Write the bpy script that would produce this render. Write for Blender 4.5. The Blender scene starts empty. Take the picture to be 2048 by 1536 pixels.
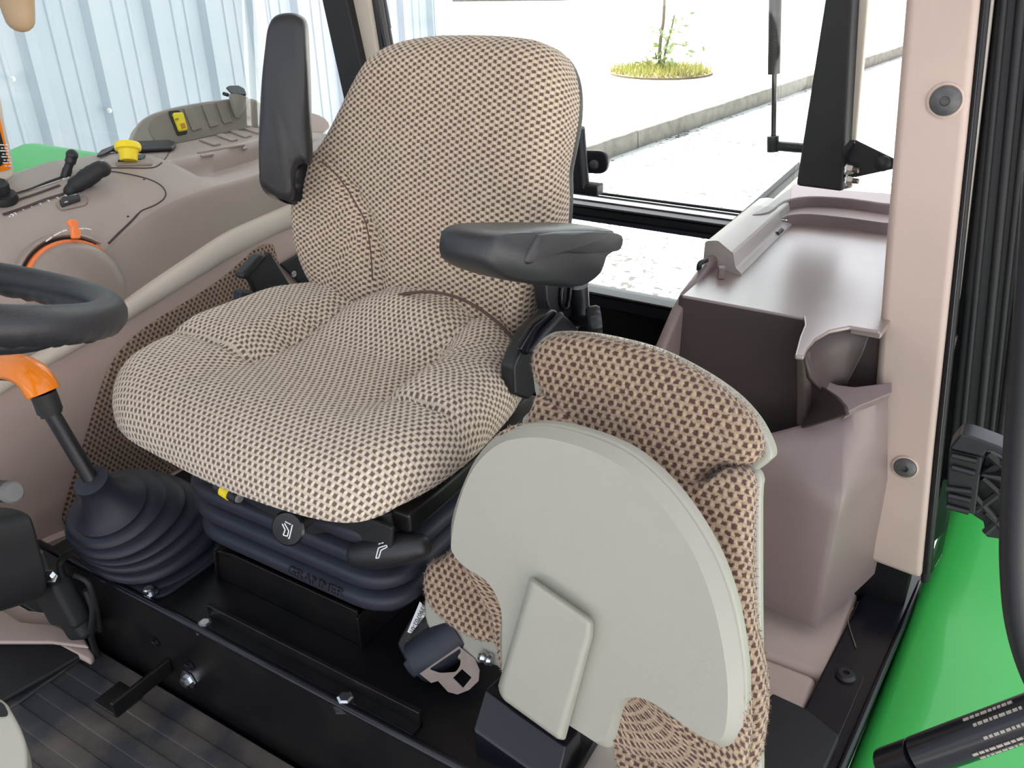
import bpy, bmesh, math, random
from mathutils import Vector, Matrix
random.seed(7)
sc = bpy.context.scene
COL = sc.collection
V = Vector
# ------------------------------------------------------------------ camera, sky, sun, exposure
CAM = V((-0.712, 0.688, 0.88))
CX = V((-0.85763906, 0.22616591, -0.46184871))
CY = V((-0.51409404, -0.39933707, 0.75910291))
CZ = V((-0.01275011, 0.88846997, 0.45875761))
M3 = Matrix((CX, CY, CZ))
FPX = 1650.0
cam_data = bpy.data.cameras.new('camera')
cam_data.sensor_width = 36.0
cam_data.lens = FPX / 2048 * 36.0
cam_data.clip_start = 0.02
cam_data.clip_end = 400
cam = bpy.data.objects.new('camera', cam_data)
COL.objects.link(cam)
cam.matrix_world = Matrix.Translation(CAM) @ M3.to_4x4()
sc.camera = cam

SUN = V((0.72, -0.55, 0.95)).normalized()
world = bpy.data.worlds.new('sky')
sc.world = world
world.use_nodes = True
wn = world.node_tree
bg = wn.nodes['Background']
skyt = wn.nodes.new('ShaderNodeTexSky')
skyt.sky_type = 'NISHITA'
skyt.sun_disc = False
skyt.sun_elevation = math.asin(SUN.z)
skyt.sun_rotation = math.atan2(SUN.x, SUN.y)
skyt.dust_density = 4.0
skyt.air_density = 1.0
desat = wn.nodes.new('ShaderNodeMixRGB')
desat.inputs[0].default_value = 0.62
desat.inputs[2].default_value = (1.0, 1.0, 1.02, 1)
hsv = wn.nodes.new('ShaderNodeHueSaturation')
hsv.inputs['Saturation'].default_value = 0.35
wn.links.new(skyt.outputs[0], hsv.inputs['Color'])
wn.links.new(hsv.outputs[0], bg.inputs['Color'])
bg.inputs['Strength'].default_value = 0.55
sun_data = bpy.data.lights.new('sun', 'SUN')
sun_data.energy = 23.0
sun_data.angle = 0.01
sun_data.color = (1.0, 0.96, 0.9)
sun = bpy.data.objects.new('sun', sun_data)
COL.objects.link(sun)
sun.rotation_euler = (-SUN).to_track_quat('-Z', 'Y').to_euler()
vs = sc.view_settings
vs.view_transform = 'Standard'
vs.look = 'None'
vs.gamma = 1.0
vs.use_curve_mapping = False
vs.exposure = -0.1

# ------------------------------------------------------------------ geometry helpers
def ray(p):
    d = V(((p[0] - 1024) / FPX, -(p[1] - 768) / FPX, -1.0))
    return (M3 @ d).normalized()
def _ax(p, ax, val):
    r = ray(p)
    return CAM + r * ((val - CAM[ax]) / r[ax])
def PX(p, x): return _ax(p, 0, x)
def PY(p, y): return _ax(p, 1, y)
def PZ(p, z): return _ax(p, 2, z)
def PP(p, P0, n):
    r = ray(p)
    return CAM + r * ((P0 - CAM).dot(n) / r.dot(n))

def cr(pts, n=6, closed=False):
    """Catmull-Rom through points"""
    pts = [V(p) for p in pts]
    out = []
    N = len(pts)
    rng = range(N if closed else N - 1)
    for i in rng:
        if closed:
            p0, p1, p2, p3 = pts[i - 1], pts[i], pts[(i + 1) % N], pts[(i + 2) % N]
        else:
            p0 = pts[max(i - 1, 0)]; p1 = pts[i]; p2 = pts[i + 1]; p3 = pts[min(i + 2, N - 1)]
        for k in range(n):
            t = k / n
            out.append(0.5 * ((2 * p1) + (p2 - p0) * t + (2 * p0 - 5 * p1 + 4 * p2 - p3) * t * t + (3 * p1 - p0 - 3 * p2 + p3) * t ** 3))
    if not closed:
        out.append(pts[-1].copy())
    return out

def rpoly(pts, r, n=4):
    """polygon with rounded corners (2D or 3D)"""
    pts = [V(p) for p in pts]
    out = []
    N = len(pts)
    rr = r if isinstance(r, (list, tuple)) else [r] * N
    for i in range(N):
        a, b, c = pts[i - 1], pts[i], pts[(i + 1) % N]
        la, lc = (a - b).length, (c - b).length
        q = min(rr[i], la * 0.48, lc * 0.48)
        if q <= 1e-6:
            out.append(b); continue
        s = b + (a - b) / la * q
        e = b + (c - b) / lc * q
        for k in range(n + 1):
            t = k / n
            out.append(s * (1 - t) ** 2 + b * 2 * t * (1 - t) + e * t * t)
    return out

def mesh_obj(name, verts, faces, mat, parent=None, smooth=40, bevel=0, segs=2, uvs=None, subsurf=0):
    me = bpy.data.meshes.new(name)
    me.from_pydata([tuple(v) for v in verts], [], faces)
    if uvs:
        ul = me.uv_layers.new(name='UVMap')
        for li, l in enumerate(me.loops):
            ul.data[li].uv = uvs[l.vertex_index]
    bm = bmesh.new(); bm.from_mesh(me)
    bmesh.ops.recalc_face_normals(bm, faces=bm.faces)
    bm.to_mesh(me); bm.free()
    if mat: me.materials.append(mat)
    if smooth:
        for p in me.polygons: p.use_smooth = True
        me.set_sharp_from_angle(angle=math.radians(smooth))
    o = bpy.data.objects.new(name, me)
    COL.objects.link(o)
    if parent: setpar(o, parent)
    if bevel:
        b = o.modifiers.new('bevel', 'BEVEL')
        b.width = bevel; b.segments = segs; b.limit_method = 'ANGLE'; b.angle_limit = math.radians(40)
        b.harden_normals = False
        if smooth:
            me.set_sharp_from_angle(angle=math.radians(180))
            w = o.modifiers.new('wn', 'WEIGHTED_NORMAL'); w.keep_sharp = True
    if subsurf:
        s = o.modifiers.new('sub', 'SUBSURF'); s.levels = subsurf; s.render_levels = subsurf
    return o

def rootloc(p):
    l = V((0, 0, 0))
    while p is not None:
        l += p.location; p = p.parent
    return l
def setpar(o, parent):
    o.parent = parent
    o.matrix_parent_inverse = Matrix.Translation(-rootloc(parent))

def thing(name, label, cat, loc, group=None):
    o = bpy.data.objects.new(name, None)
    o.empty_display_size = 0.05
    COL.objects.link(o)
    o.location = loc
    o['label'] = label; o['category'] = cat
    if group: o['group'] = group
    return o
def tag(o, label, cat=None, group=None, kind=None):
    if label: o['label'] = label
    if cat: o['category'] = cat
    if group: o['group'] = group
    if kind: o['kind'] = kind
    return o
def lab(o, s): o['label'] = s; return o

def box(name, c, size, mat, parent=None, rot=None, bevel=0.002, segs=2):
    c = V(c); h = V(size) * 0.5
    vs_ = []
    for sx in (-1, 1):
        for sy in (-1, 1):
            for sz in (-1, 1):
                p = V((sx * h.x, sy * h.y, sz * h.z))
                if rot is not None: p = rot @ p
                vs_.append(c + p)
    fs = [(0, 1, 3, 2), (4, 6, 7, 5), (0, 4, 5, 1), (2, 3, 7, 6), (0, 2, 6, 4), (1, 5, 7, 3)]
    return mesh_obj(name, vs_, fs, mat, parent, bevel=bevel, segs=segs)

def bbox(name, lo, hi, mat, parent=None, bevel=0.002, segs=2):
    lo = V(lo); hi = V(hi)
    return box(name, (lo + hi) / 2, hi - lo, mat, parent, bevel=bevel, segs=segs)

def prism(name, outline, vec, mat, parent=None, bevel=0.002, segs=2, scale=1.0):
    """planar outline (3D points) extruded by vec; far end may be scaled about its centre"""
    outline = [V(p) for p in outline]
    N = len(outline); vec = V(vec)
    c = sum(outline, V((0, 0, 0))) / N
    vs_ = outline + [c + (p - c) * scale + vec for p in outline]
    fs = [tuple(range(N)), tuple(range(2 * N - 1, N - 1, -1))]
    fs += [(i, (i + 1) % N, N + (i + 1) % N, N + i) for i in range(N)]
    return mesh_obj(name, vs_, fs, mat, parent, bevel=bevel, segs=segs, smooth=35)

def frame_dirs(d):
    d = d.normalized()
    a = V((0, 0, 1)) if abs(d.z) < 0.9 else V((1, 0, 0))
    u = d.cross(a).normalized()
    return u, d.cross(u).normalized()

def tube(name, pts, r, mat, parent=None, n=12, caps=True, smooth=50, round_end=False, flat=1.0):
    pts = [V(p) for p in pts]
    N = len(pts)
    rr = list(r) if isinstance(r, (list, tuple)) else [r] * N
    if round_end:
        a = (pts[0] - pts[1]).normalized(); b = (pts[-1] - pts[-2]).normalized()
        pre, post, rp, rq = [], [], [], []
        for k in range(1, 5):
            th = math.radians(90 * k / 4.3)
            pre.insert(0, pts[0] + a * rr[0] * math.sin(th)); rp.insert(0, rr[0] * math.cos(th))
            post.append(pts[-1] + b * rr[-1] * math.sin(th)); rq.append(rr[-1] * math.cos(th))
        pts = pre + pts + post; rr = rp + rr + rq; N = len(pts)
    vs_, fs = [], []
    u = None
    for i, p in enumerate(pts):
        d = (pts[min(i + 1, N - 1)] - pts[max(i - 1, 0)]).normalized()
        if u is None: u, w = frame_dirs(d)
        else:
            u = (u - d * u.dot(d)).normalized(); w = d.cross(u)
        for k in range(n):
            a = 2 * math.pi * k / n
            vs_.append(p + (u * math.cos(a) + w * math.sin(a) * flat) * rr[i])
    for i in range(N - 1):
        for k in range(n):
            fs.append((i * n + k, i * n + (k + 1) % n, (i + 1) * n + (k + 1) % n, (i + 1) * n + k))
    if caps:
        fs.append(tuple(range(n - 1, -1, -1))); fs.append(tuple(range((N - 1) * n, N * n)))
    return mesh_obj(name, vs_, fs, mat, parent, smooth=smooth)

def lathe(name, prof, origin, axis, mat, parent=None, n=24, smooth=40):
    """prof: list of (radius, height along axis)"""
    axis = V(axis).normalized(); o = V(origin)
    u, w = frame_dirs(axis)
    vs_, fs = [], []
    for r, h in prof:
        for k in range(n):
            a = 2 * math.pi * k / n
            vs_.append(o + axis * h + (u * math.cos(a) + w * math.sin(a)) * r)
    N = len(prof)
    for i in range(N - 1):
        for k in range(n):
            fs.append((i * n + k, i * n + (k + 1) % n, (i + 1) * n + (k + 1) % n, (i + 1) * n + k))
    fs.append(tuple(range(n - 1, -1, -1))); fs.append(tuple(range((N - 1) * n, N * n)))
    return mesh_obj(name, vs_, fs, mat, parent, smooth=smooth)

def loft(name, secs, mat, parent=None, closed=False, caps=False, smooth=45, thick=0, bevel=0):
    """secs: list of sections with equal point counts"""
    n = len(secs[0]); vs_ = [p for s in secs for p in s]; fs = []
    for i in range(len(secs) - 1):
        for k in range(n if closed else n - 1):
            fs.append((i * n + k, i * n + (k + 1) % n, (i + 1) * n + (k + 1) % n, (i + 1) * n + k))
    if caps:
        fs.append(tuple(range(n))); fs.append(tuple(range((len(secs) - 1) * n, len(secs) * n)))
    o = mesh_obj(name, vs_, fs, mat, parent, smooth=smooth, bevel=bevel)
    if thick:
        s = o.modifiers.new('solid', 'SOLIDIFY'); s.thickness = thick; s.offset = 0
    return o

def sstep(a, b, x):
    t = max(0.0, min(1.0, (x - a) / (b - a)))
    return t * t * (3 - 2 * t)

def pad(name, outline, O, U, W2, N, mat, parent=None, top=None, r1=0.04, r2=0.03, depth=0.07, centre=(0, 0), nr=14, lip=None):
    """soft body: closed 2D outline in (u,v), rounded front edge r1, back edge r2, total depth; top(u,v) adds height"""
    O = V(O); U = V(U); W2 = V(W2); N = V(N)
    c = V((centre[0], centre[1]))
    ol = [V((p[0], p[1])) for p in outline]
    K = len(ol)
    top = top or (lambda u, v: 0.0)
    vs_, fs, uv = [], [], []
    prof = []
    for k in range(1, nr + 1): prof.append(('i', k / nr))
    for k in range(1, 8): prof.append(('e', math.radians(90 * k / 7)))
    for k in range(1, 6): prof.append(('b', math.radians(90 * k / 5)))
    prof.append(('z', 0))
    def P(u, v, h): return O + U * u + W2 * v + N * h
    vs_.append(P(c.x, c.y, top(c.x, c.y))); uv.append((c.x, c.y))
    arcs = [0.0] * K; last = [V((c.x, c.y, top(c.x, c.y)))] * K
    for kind, a in prof:
        for j in range(K):
            d = ol[j] - c; L = d.length; dn = d / L
            if kind == 'i':
                s = (L - r1) * a; q = c + dn * s; h = top(q.x, q.y)
            elif kind == 'e':
                s = L - r1 + r1 * math.sin(a); q = c + dn * s
                h = top(q.x, q.y) - r1 * (1 - math.cos(a))
            elif kind == 'b':
                s = L - r2 * (1 - math.cos(a)); q = c + dn * s
                h0 = -(depth - r2); h = h0 - r2 * math.sin(a)
                if a < 0.4: h = min(h, top(q.x, q.y) - r1 - 0.001)
            else:
                s = (L - r2) * 0.5; q = c + dn * s; h = -depth
            p3 = V((q.x, q.y, h))
            arcs[j] += (p3 - last[j]).length; last[j] = p3
            e = c + dn * arcs[j]
            vs_.append(P(q.x, q.y, h)); uv.append((e.x, e.y))
    R = len(prof)
    for j in range(K): fs.append((0, 1 + j, 1 + (j + 1) % K))
    for i in range(R - 1):
        for j in range(K):
            a = 1 + i * K + j; b = 1 + i * K + (j + 1) % K
            fs.append((a, b, b + K, a + K))
    fs.append(tuple(1 + (R - 1) * K + j for j in range(K)))
    return mesh_obj(name, vs_, fs, mat, parent, smooth=180, uvs=uv)

def text(name, body, o, xd, yd, size, mat, parent=None, ext=0.0004, shear=0.0, align='CENTER'):
    cu = bpy.data.curves.new(name, 'FONT')
    cu.body = body; cu.size = size; cu.extrude = ext; cu.align_x = align; cu.align_y = 'CENTER'; cu.shear = shear
    t = bpy.data.objects.new(name, cu)
    COL.objects.link(t)
    xd = V(xd).normalized(); yd = V(yd); yd = (yd - xd * yd.dot(xd)).normalized(); zd = xd.cross(yd)
    m = Matrix((xd, yd, zd)).transposed().to_4x4(); m.translation = V(o)
    dg = bpy.context.evaluated_depsgraph_get()
    me = bpy.data.meshes.new_from_object(t.evaluated_get(dg))
    bpy.data.objects.remove(t); bpy.data.curves.remove(cu)
    me.transform(m); me.name = name
    me.materials.clear(); me.materials.append(mat)
    ob = bpy.data.objects.new(name, me); COL.objects.link(ob)
    if parent: setpar(ob, parent)
    return ob

def strokes(name, segs, O, U, W2, N, w, mat, parent, h=0.0005):
    """flat symbol made of thin bars; segs: list of ((u,v),(u,v))"""
    O = V(O); U = V(U).normalized(); W2 = V(W2).normalized(); N = V(N).normalized()
    vs_, fs = [], []
    for a, b in segs:
        a = V(a); b = V(b); d = (b - a)
        if d.length < 1e-9: continue
        d.normalize(); q = V((-d.y, d.x)) * w * 0.5
        i = len(vs_)
        for hh in (-h, h):
            for p in (a - q, b - q, b + q, a + q):
                vs_.append(O + U * p.x + W2 * p.y + N * hh)
        fs += [(i, i + 1, i + 2, i + 3), (i + 7, i + 6, i + 5, i + 4)]
        for k in range(4): fs.append((i + k, i + (k + 1) % 4, i + 4 + (k + 1) % 4, i + 4 + k))
    return mesh_obj(name, vs_, fs, mat, parent, smooth=0)

# ------------------------------------------------------------------ materials
def srgb(r, g, b):
    f = lambda c: (c / 255 / 12.92) if c / 255 <= 0.04045 else ((c / 255 + 0.055) / 1.055) ** 2.4
    return (f(r), f(g), f(b), 1)
def newmat(name):
    m = bpy.data.materials.new(name); m.use_nodes = True
    nt = m.node_tree
    return m, nt, nt.nodes['Principled BSDF']
def nd(nt, typ, **kw):
    n = nt.nodes.new(typ)
    for k, v in kw.items():
        if k.startswith('i_'): n.inputs[k[2:]].default_value = v
        else: setattr(n, k, v)
    return n
def plastic(name, col, rough=0.5, grain=900, bump=0.15, var=0.04, dirt=None, dirt_scale=6, spec=0.5, metal=0.0, coat=0.0, dirt_amt=0.5):
    m, nt, b = newmat(name)
    b.inputs['Roughness'].default_value = rough
    b.inputs['Metallic'].default_value = metal
    b.inputs['Specular IOR Level'].default_value = spec
    if coat:
        b.inputs['Coat Weight'].default_value = coat; b.inputs['Coat Roughness'].default_value = 0.04
    tc = nd(nt, 'ShaderNodeTexCoord')
    n1 = nd(nt, 'ShaderNodeTexNoise'); n1.inputs['Scale'].default_value = dirt_scale; n1.inputs['Detail'].default_value = 6
    nt.links.new(tc.outputs['Object'], n1.inputs['Vector'])
    mx = nd(nt, 'ShaderNodeMixRGB')
    c2 = dirt or tuple(max(0, c * (1 - 2.5 * var)) for c in col[:3]) + (1,)
    mx.inputs[1].default_value = col; mx.inputs[2].default_value = c2
    rp = nd(nt, 'ShaderNodeMapRange'); rp.inputs['From Min'].default_value = 0.42; rp.inputs['From Max'].default_value = 0.72
    rp.inputs['To Max'].default_value = dirt_amt if dirt else 1.0
    nt.links.new(n1.outputs['Fac'], rp.inputs['Value']); nt.links.new(rp.outputs[0], mx.inputs[0])
    nt.links.new(mx.outputs[0], b.inputs['Base Color'])
    if bump:
        n2 = nd(nt, 'ShaderNodeTexNoise'); n2.inputs['Scale'].default_value = grain; n2.inputs['Detail'].default_value = 2
        nt.links.new(tc.outputs['Object'], n2.inputs['Vector'])
        bp = nd(nt, 'ShaderNodeBump'); bp.inputs['Strength'].default_value = bump; bp.inputs['Distance'].default_value = 0.001
        nt.links.new(n2.outputs['Fac'], bp.inputs['Height']); nt.links.new(bp.outputs[0], b.inputs['Normal'])
    return m

def math_node(nt, op, a, b=None, c=None):
    n = nt.nodes.new('ShaderNodeMath'); n.operation = op
    for i, x in enumerate((a, b, c)):
        if x is None: continue
        if isinstance(x, (int, float)): n.inputs[i].default_value = x
        else: nt.links.new(x, n.inputs[i])
    return n.outputs[0]

def fabric_mat(name, pu=0.0142, pv=0.0073, du=0.22, dv=0.40, fuzz=0.0, light=(208, 186, 160), dark=(104, 80, 76)):
    m, nt, b = newmat(name)
    b.inputs['Roughness'].default_value = 0.95
    b.inputs['Specular IOR Level'].default_value = 0.1
    b.inputs['Sheen Weight'].default_value = 0.25
    b.inputs['Sheen Roughness'].default_value = 0.5
    tc = nd(nt, 'ShaderNodeTexCoord')
    nz = nd(nt, 'ShaderNodeTexNoise'); nz.inputs['Scale'].default_value = 260; nz.inputs['Detail'].default_value = 2
    nt.links.new(tc.outputs['UV'], nz.inputs['Vector'])
    sub = nd(nt, 'ShaderNodeVectorMath'); sub.operation = 'SUBTRACT'; sub.inputs[1].default_value = (0.5, 0.5, 0.5)
    nt.links.new(nz.outputs['Color'], sub.inputs[0])
    scl = nd(nt, 'ShaderNodeVectorMath'); scl.operation = 'SCALE'; scl.inputs['Scale'].default_value = 0.003 + fuzz
    nt.links.new(sub.outputs[0], scl.inputs[0])
    add = nd(nt, 'ShaderNodeVectorMath'); add.operation = 'ADD'
    nt.links.new(tc.outputs['UV'], add.inputs[0]); nt.links.new(scl.outputs[0], add.inputs[1])
    sp = nd(nt, 'ShaderNodeSeparateXYZ'); nt.links.new(add.outputs[0], sp.inputs[0])
    v = math_node(nt, 'DIVIDE', sp.outputs[1], pv)
    u = math_node(nt, 'DIVIDE', sp.outputs[0], pu)
    row = math_node(nt, 'FLOOR', v)
    off = math_node(nt, 'MULTIPLY', math_node(nt, 'FLOORED_MODULO', row, 2.0), 0.5)
    u2 = math_node(nt, 'ADD', u, off)
    fu = math_node(nt, 'ABSOLUTE', math_node(nt, 'SUBTRACT', math_node(nt, 'FRACT', u2), 0.5))
    fvs = math_node(nt, 'SUBTRACT', math_node(nt, 'FRACT', v), 0.5)
    fv = math_node(nt, 'ABSOLUTE', fvs)
    d = math_node(nt, 'MAXIMUM', math_node(nt, 'DIVIDE', fu, du), math_node(nt, 'DIVIDE', fv, dv))
    mr = nd(nt, 'ShaderNodeMapRange'); mr.interpolation_type = 'SMOOTHSTEP'
    mr.inputs['From Min'].default_value = 0.72; mr.inputs['From Max'].default_value = 1.2
    mr.inputs['To Min'].default_value = 1.0; mr.inputs['To Max'].default_value = 0.0
    nt.links.new(d, mr.inputs['Value'])
    # lighter stitches between the dark squares
    st = nd(nt, 'ShaderNodeMapRange'); st.interpolation_type = 'SMOOTHSTEP'
    st.inputs['From Min'].default_value = 0.28; st.inputs['From Max'].default_value = 0.42
    nt.links.new(fu, st.inputs['Value'])
    st2 = math_node(nt, 'MULTIPLY', st.outputs[0], math_node(nt, 'SUBTRACT', 1.0, math_node(nt, 'MULTIPLY', fv, 1.6)))
    fib = nd(nt, 'ShaderNodeTexNoise'); fib.inputs['Scale'].default_value = 900; fib.inputs['Detail'].default_value = 3
    nt.links.new(tc.outputs['UV'], fib.inputs['Vector'])
    L = srgb(*light)
    mxl = nd(nt, 'ShaderNodeMixRGB'); mxl.inputs[1].default_value = tuple(c * 0.8 for c in L[:3]) + (1,)
    mxl.inputs[2].default_value = tuple(min(1, c * 1.12) for c in L[:3]) + (1,)
    nt.links.new(st2, mxl.inputs[0])
    mxd = nd(nt, 'ShaderNodeMixRGB'); mxd.inputs[2].default_value = srgb(*dark)
    nt.links.new(mr.outputs[0], mxd.inputs[0]); nt.links.new(mxl.outputs[0], mxd.inputs[1])
    mf = nd(nt, 'ShaderNodeMixRGB'); mf.blend_type = 'MULTIPLY'; mf.inputs[0].default_value = 0.7
    fr = nd(nt, 'ShaderNodeMapRange'); fr.inputs['From Min'].default_value = 0.3; fr.inputs['From Max'].default_value = 0.7
    fr.inputs['To Min'].default_value = 0.72; fr.inputs['To Max'].default_value = 1.18
    nt.links.new(fib.outputs['Fac'], fr.inputs['Value'])
    nt.links.new(mxd.outputs[0], mf.inputs[1]); nt.links.new(fr.outputs[0], mf.inputs[2])
    nt.links.new(mf.outputs[0], b.inputs['Base Color'])
    hgt = math_node(nt, 'ADD', math_node(nt, 'MULTIPLY', mr.outputs[0], -0.6), math_node(nt, 'MULTIPLY', fib.outputs['Fac'], 0.5))
    hgt = math_node(nt, 'ADD', hgt, math_node(nt, 'MULTIPLY', st2, 0.4))
    bp = nd(nt, 'ShaderNodeBump'); bp.inputs['Strength'].default_value = 0.6; bp.inputs['Distance'].default_value = 0.0012
    nt.links.new(hgt, bp.inputs['Height']); nt.links.new(bp.outputs[0], b.inputs['Normal'])
    return m

def glass_mat(name, tint=(0.93, 0.96, 0.95, 1), refl=1.0, haze=0.0):
    m, nt, b = newmat(name)
    nt.nodes.remove(b)
    out = nt.nodes['Material Output']
    tr = nd(nt, 'ShaderNodeBsdfTransparent'); tr.inputs[0].default_value = tint
    gl = nd(nt, 'ShaderNodeBsdfGlossy'); gl.inputs['Roughness'].default_value = 0.02
    fr = nd(nt, 'ShaderNodeFresnel'); fr.inputs['IOR'].default_value = 1.45
    fm = math_node(nt, 'MULTIPLY', fr.outputs[0], refl)
    mx = nd(nt, 'ShaderNodeMixShader')
    nt.links.new(fm, mx.inputs[0]); nt.links.new(tr.outputs[0], mx.inputs[1]); nt.links.new(gl.outputs[0], mx.inputs[2])
    last = mx.outputs[0]
    if haze:
        df = nd(nt, 'ShaderNodeBsdfDiffuse'); df.inputs[0].default_value = (0.8, 0.8, 0.76, 1)
        tc = nd(nt, 'ShaderNodeTexCoord')
        n = nd(nt, 'ShaderNodeTexNoise'); n.inputs['Scale'].default_value = 160; n.inputs['Detail'].default_value = 4
        nt.links.new(tc.outputs['Object'], n.inputs['Vector'])
        mr = nd(nt, 'ShaderNodeMapRange'); mr.inputs['From Min'].default_value = 0.63; mr.inputs['From Max'].default_value = 0.7
        mr.inputs['To Max'].default_value = haze
        nt.links.new(n.outputs['Fac'], mr.inputs['Value'])
        m2 = nd(nt, 'ShaderNodeMixShader')
        nt.links.new(mr.outputs[0], m2.inputs[0]); nt.links.new(last, m2.inputs[1]); nt.links.new(df.outputs[0], m2.inputs[2])
        last = m2.outputs[0]
    nt.links.new(last, out.inputs['Surface'])
    return m

FABRIC = fabric_mat('checked seat cloth', pu=0.0136, pv=0.0042, du=0.185, dv=0.47, light=(212, 192, 168), dark=(104, 82, 76))
FABRICC = fabric_mat('checked cushion cloth', pu=0.0088, pv=0.0068, du=0.27, dv=0.31, light=(226, 210, 188), dark=(116, 94, 88))  # same cloth as the backrest, stronger light put into paler colours
FABRIC2 = fabric_mat('checked fleece cloth', pu=0.0092, pv=0.0070, du=0.27, dv=0.33, fuzz=0.0022, light=(186, 162, 136), dark=(92, 66, 62))
FABRIC3 = fabric_mat('checked panel cloth', pu=0.0092, pv=0.0070, du=0.27, dv=0.33, light=(178, 152, 130), dark=(92, 68, 64))
BLACK = plastic('black moulded plastic', srgb(34, 34, 38), 0.42, 1400, 0.12)
BLACKM = plastic('black matt plastic', srgb(30, 30, 32), 0.6, 900, 0.2)
ARMREST = plastic('black skinned foam', srgb(40, 40, 44), 0.42, 700, 0.25)
RUBBER = plastic('black rubber', srgb(40, 43, 54), 0.55, 500, 0.15)
BLKMETAL = plastic('black painted steel', srgb(13, 13, 16), 0.35, 300, 0.05, dirt=srgb(45, 40, 36), dirt_scale=14, dirt_amt=0.35)
BLKPAINT = plastic('glossy black paint', srgb(20, 20, 28), 0.22, 300, 0.03)
GLOSSBLK = plastic('polished black sash', srgb(60, 60, 64), 0.12, 300, 0.0, spec=1.0, coat=1.0)
TAUPE = plastic('taupe console plastic', srgb(164, 150, 141), 0.45, 1600, 0.18)
TAUPE2 = plastic('dark taupe plastic', srgb(146, 132, 122), 0.4, 1600, 0.18)
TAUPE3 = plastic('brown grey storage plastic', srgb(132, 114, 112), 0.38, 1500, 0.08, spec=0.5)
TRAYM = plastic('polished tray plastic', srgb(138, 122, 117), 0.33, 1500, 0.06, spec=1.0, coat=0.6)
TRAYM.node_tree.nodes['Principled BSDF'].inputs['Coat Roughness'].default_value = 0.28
BINM = plastic('shade-darkened bin plastic', srgb(70, 58, 57), 0.5, 1500, 0.08)  # console plastic with the shade of bin and cup holder put into the colour
BEIGE = plastic('beige trim plastic', srgb(196, 173, 162), 0.5, 1400, 0.12)
BEIGE2 = plastic('warm grey trim plastic', srgb(208, 196, 182), 0.5, 1400, 0.12)
SHELL = plastic('stone grey seat shell', srgb(164, 161, 149), 0.42, 1500, 0.12, var=0.015)
TAN = plastic('tan plastic', srgb(150, 126, 98), 0.5, 1200, 0.1)
YELLOW = plastic('yellow plastic', srgb(255, 226, 40), 0.4, 800, 0.05, var=0.01)
ORANGE = plastic('orange plastic', srgb(246, 130, 66), 0.4, 800, 0.05, var=0.02)
ORANGE2 = plastic('glossy orange plastic', srgb(240, 130, 20), 0.2, 800, 0.02, var=0.02)
AMBER = plastic('amber lens', srgb(214, 140, 30), 0.3, 800, 0.0)
WHITE = plastic('white print', srgb(232, 232, 230), 0.6, 800, 0.0, var=0.0)
INK = plastic('dark print', srgb(60, 56, 40), 0.6, 800, 0.0, var=0.0)
CHROME = plastic('bright plated steel', (0.72, 0.73, 0.75, 1), 0.22, 300, 0.03, metal=1.0)
ZINC = plastic('zinc plated steel', (0.22, 0.175, 0.15, 1), 0.34, 400, 0.08, metal=1.0, dirt=(0.13, 0.09, 0.075, 1), dirt_scale=40)
GREEN = plastic('green fender paint', srgb(58, 182, 78), 0.38, 300, 0.0, var=0.02, coat=0.25)
GREYBOLT = plastic('grey bolt plastic', srgb(74, 74, 76), 0.4, 500, 0.2, dirt=srgb(128, 122, 116), dirt_scale=60, dirt_amt=0.5)
GLASS = glass_mat('clear cab glass')
GLASSD = glass_mat('dusty cab glass', haze=0.35)
MAT_RUB = plastic('ribbed floor rubber', srgb(54, 54, 58), 0.65, 300, 0.2, dirt=srgb(124, 110, 96), dirt_scale=11, dirt_amt=0.8)
SKYGREY = plastic('grey rubber end', srgb(120, 118, 116), 0.6, 500, 0.2)
DARK = plastic('recess black', srgb(16, 14, 14), 0.7, 400, 0.0)
PURSLOT = plastic('slot brown', srgb(72, 56, 54), 0.7, 400, 0.0)
LEDGE = plastic('pale worn edge', srgb(170, 160, 150), 0.5)

def PD(p, d): return CAM + ray(p) * d
X1, Y1, Z1 = V((1, 0, 0)), V((0, 1, 0)), V((0, 0, 1))
GZ = -0.80
# ================================================================== OUTDOORS
def speckle(m, col):
    nt = m.node_tree; b = nt.nodes['Principled BSDF']
    src = b.inputs['Base Color'].links[0].from_socket
    tc = nd(nt, 'ShaderNodeTexCoord')
    n1 = nd(nt, 'ShaderNodeTexNoise'); n1.inputs['Scale'].default_value = 22; n1.inputs['Detail'].default_value = 3
    n2 = nd(nt, 'ShaderNodeTexNoise'); n2.inputs['Scale'].default_value = 1.1; n2.inputs['Detail'].default_value = 3
    nt.links.new(tc.outputs['Object'], n1.inputs['Vector']); nt.links.new(tc.outputs['Object'], n2.inputs['Vector'])
    v = math_node(nt, 'ADD', n1.outputs['Fac'], math_node(nt, 'MULTIPLY', n2.outputs['Fac'], 0.35))
    mr = nd(nt, 'ShaderNodeMapRange'); mr.inputs['From Min'].default_value = 0.76; mr.inputs['From Max'].default_value = 0.80
    nt.links.new(v, mr.inputs['Value'])
    mx = nd(nt, 'ShaderNodeMixRGB'); mx.inputs[2].default_value = col
    nt.links.new(mr.outputs[0], mx.inputs[0]); nt.links.new(src, mx.inputs[1]); nt.links.new(mx.outputs[0], b.inputs['Base Color'])
CONC = plastic('pale concrete paving', (0.62, 0.61, 0.585, 1), 0.9, 40, 0.3, dirt=(0.42, 0.41, 0.39, 1), dirt_scale=1.3, dirt_amt=0.35)
KERBM = plastic('weathered kerb concrete', (0.26, 0.24, 0.205, 1), 0.95, 60, 0.8, dirt=(0.16, 0.15, 0.13, 1), dirt_scale=9, dirt_amt=0.8)
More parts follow.
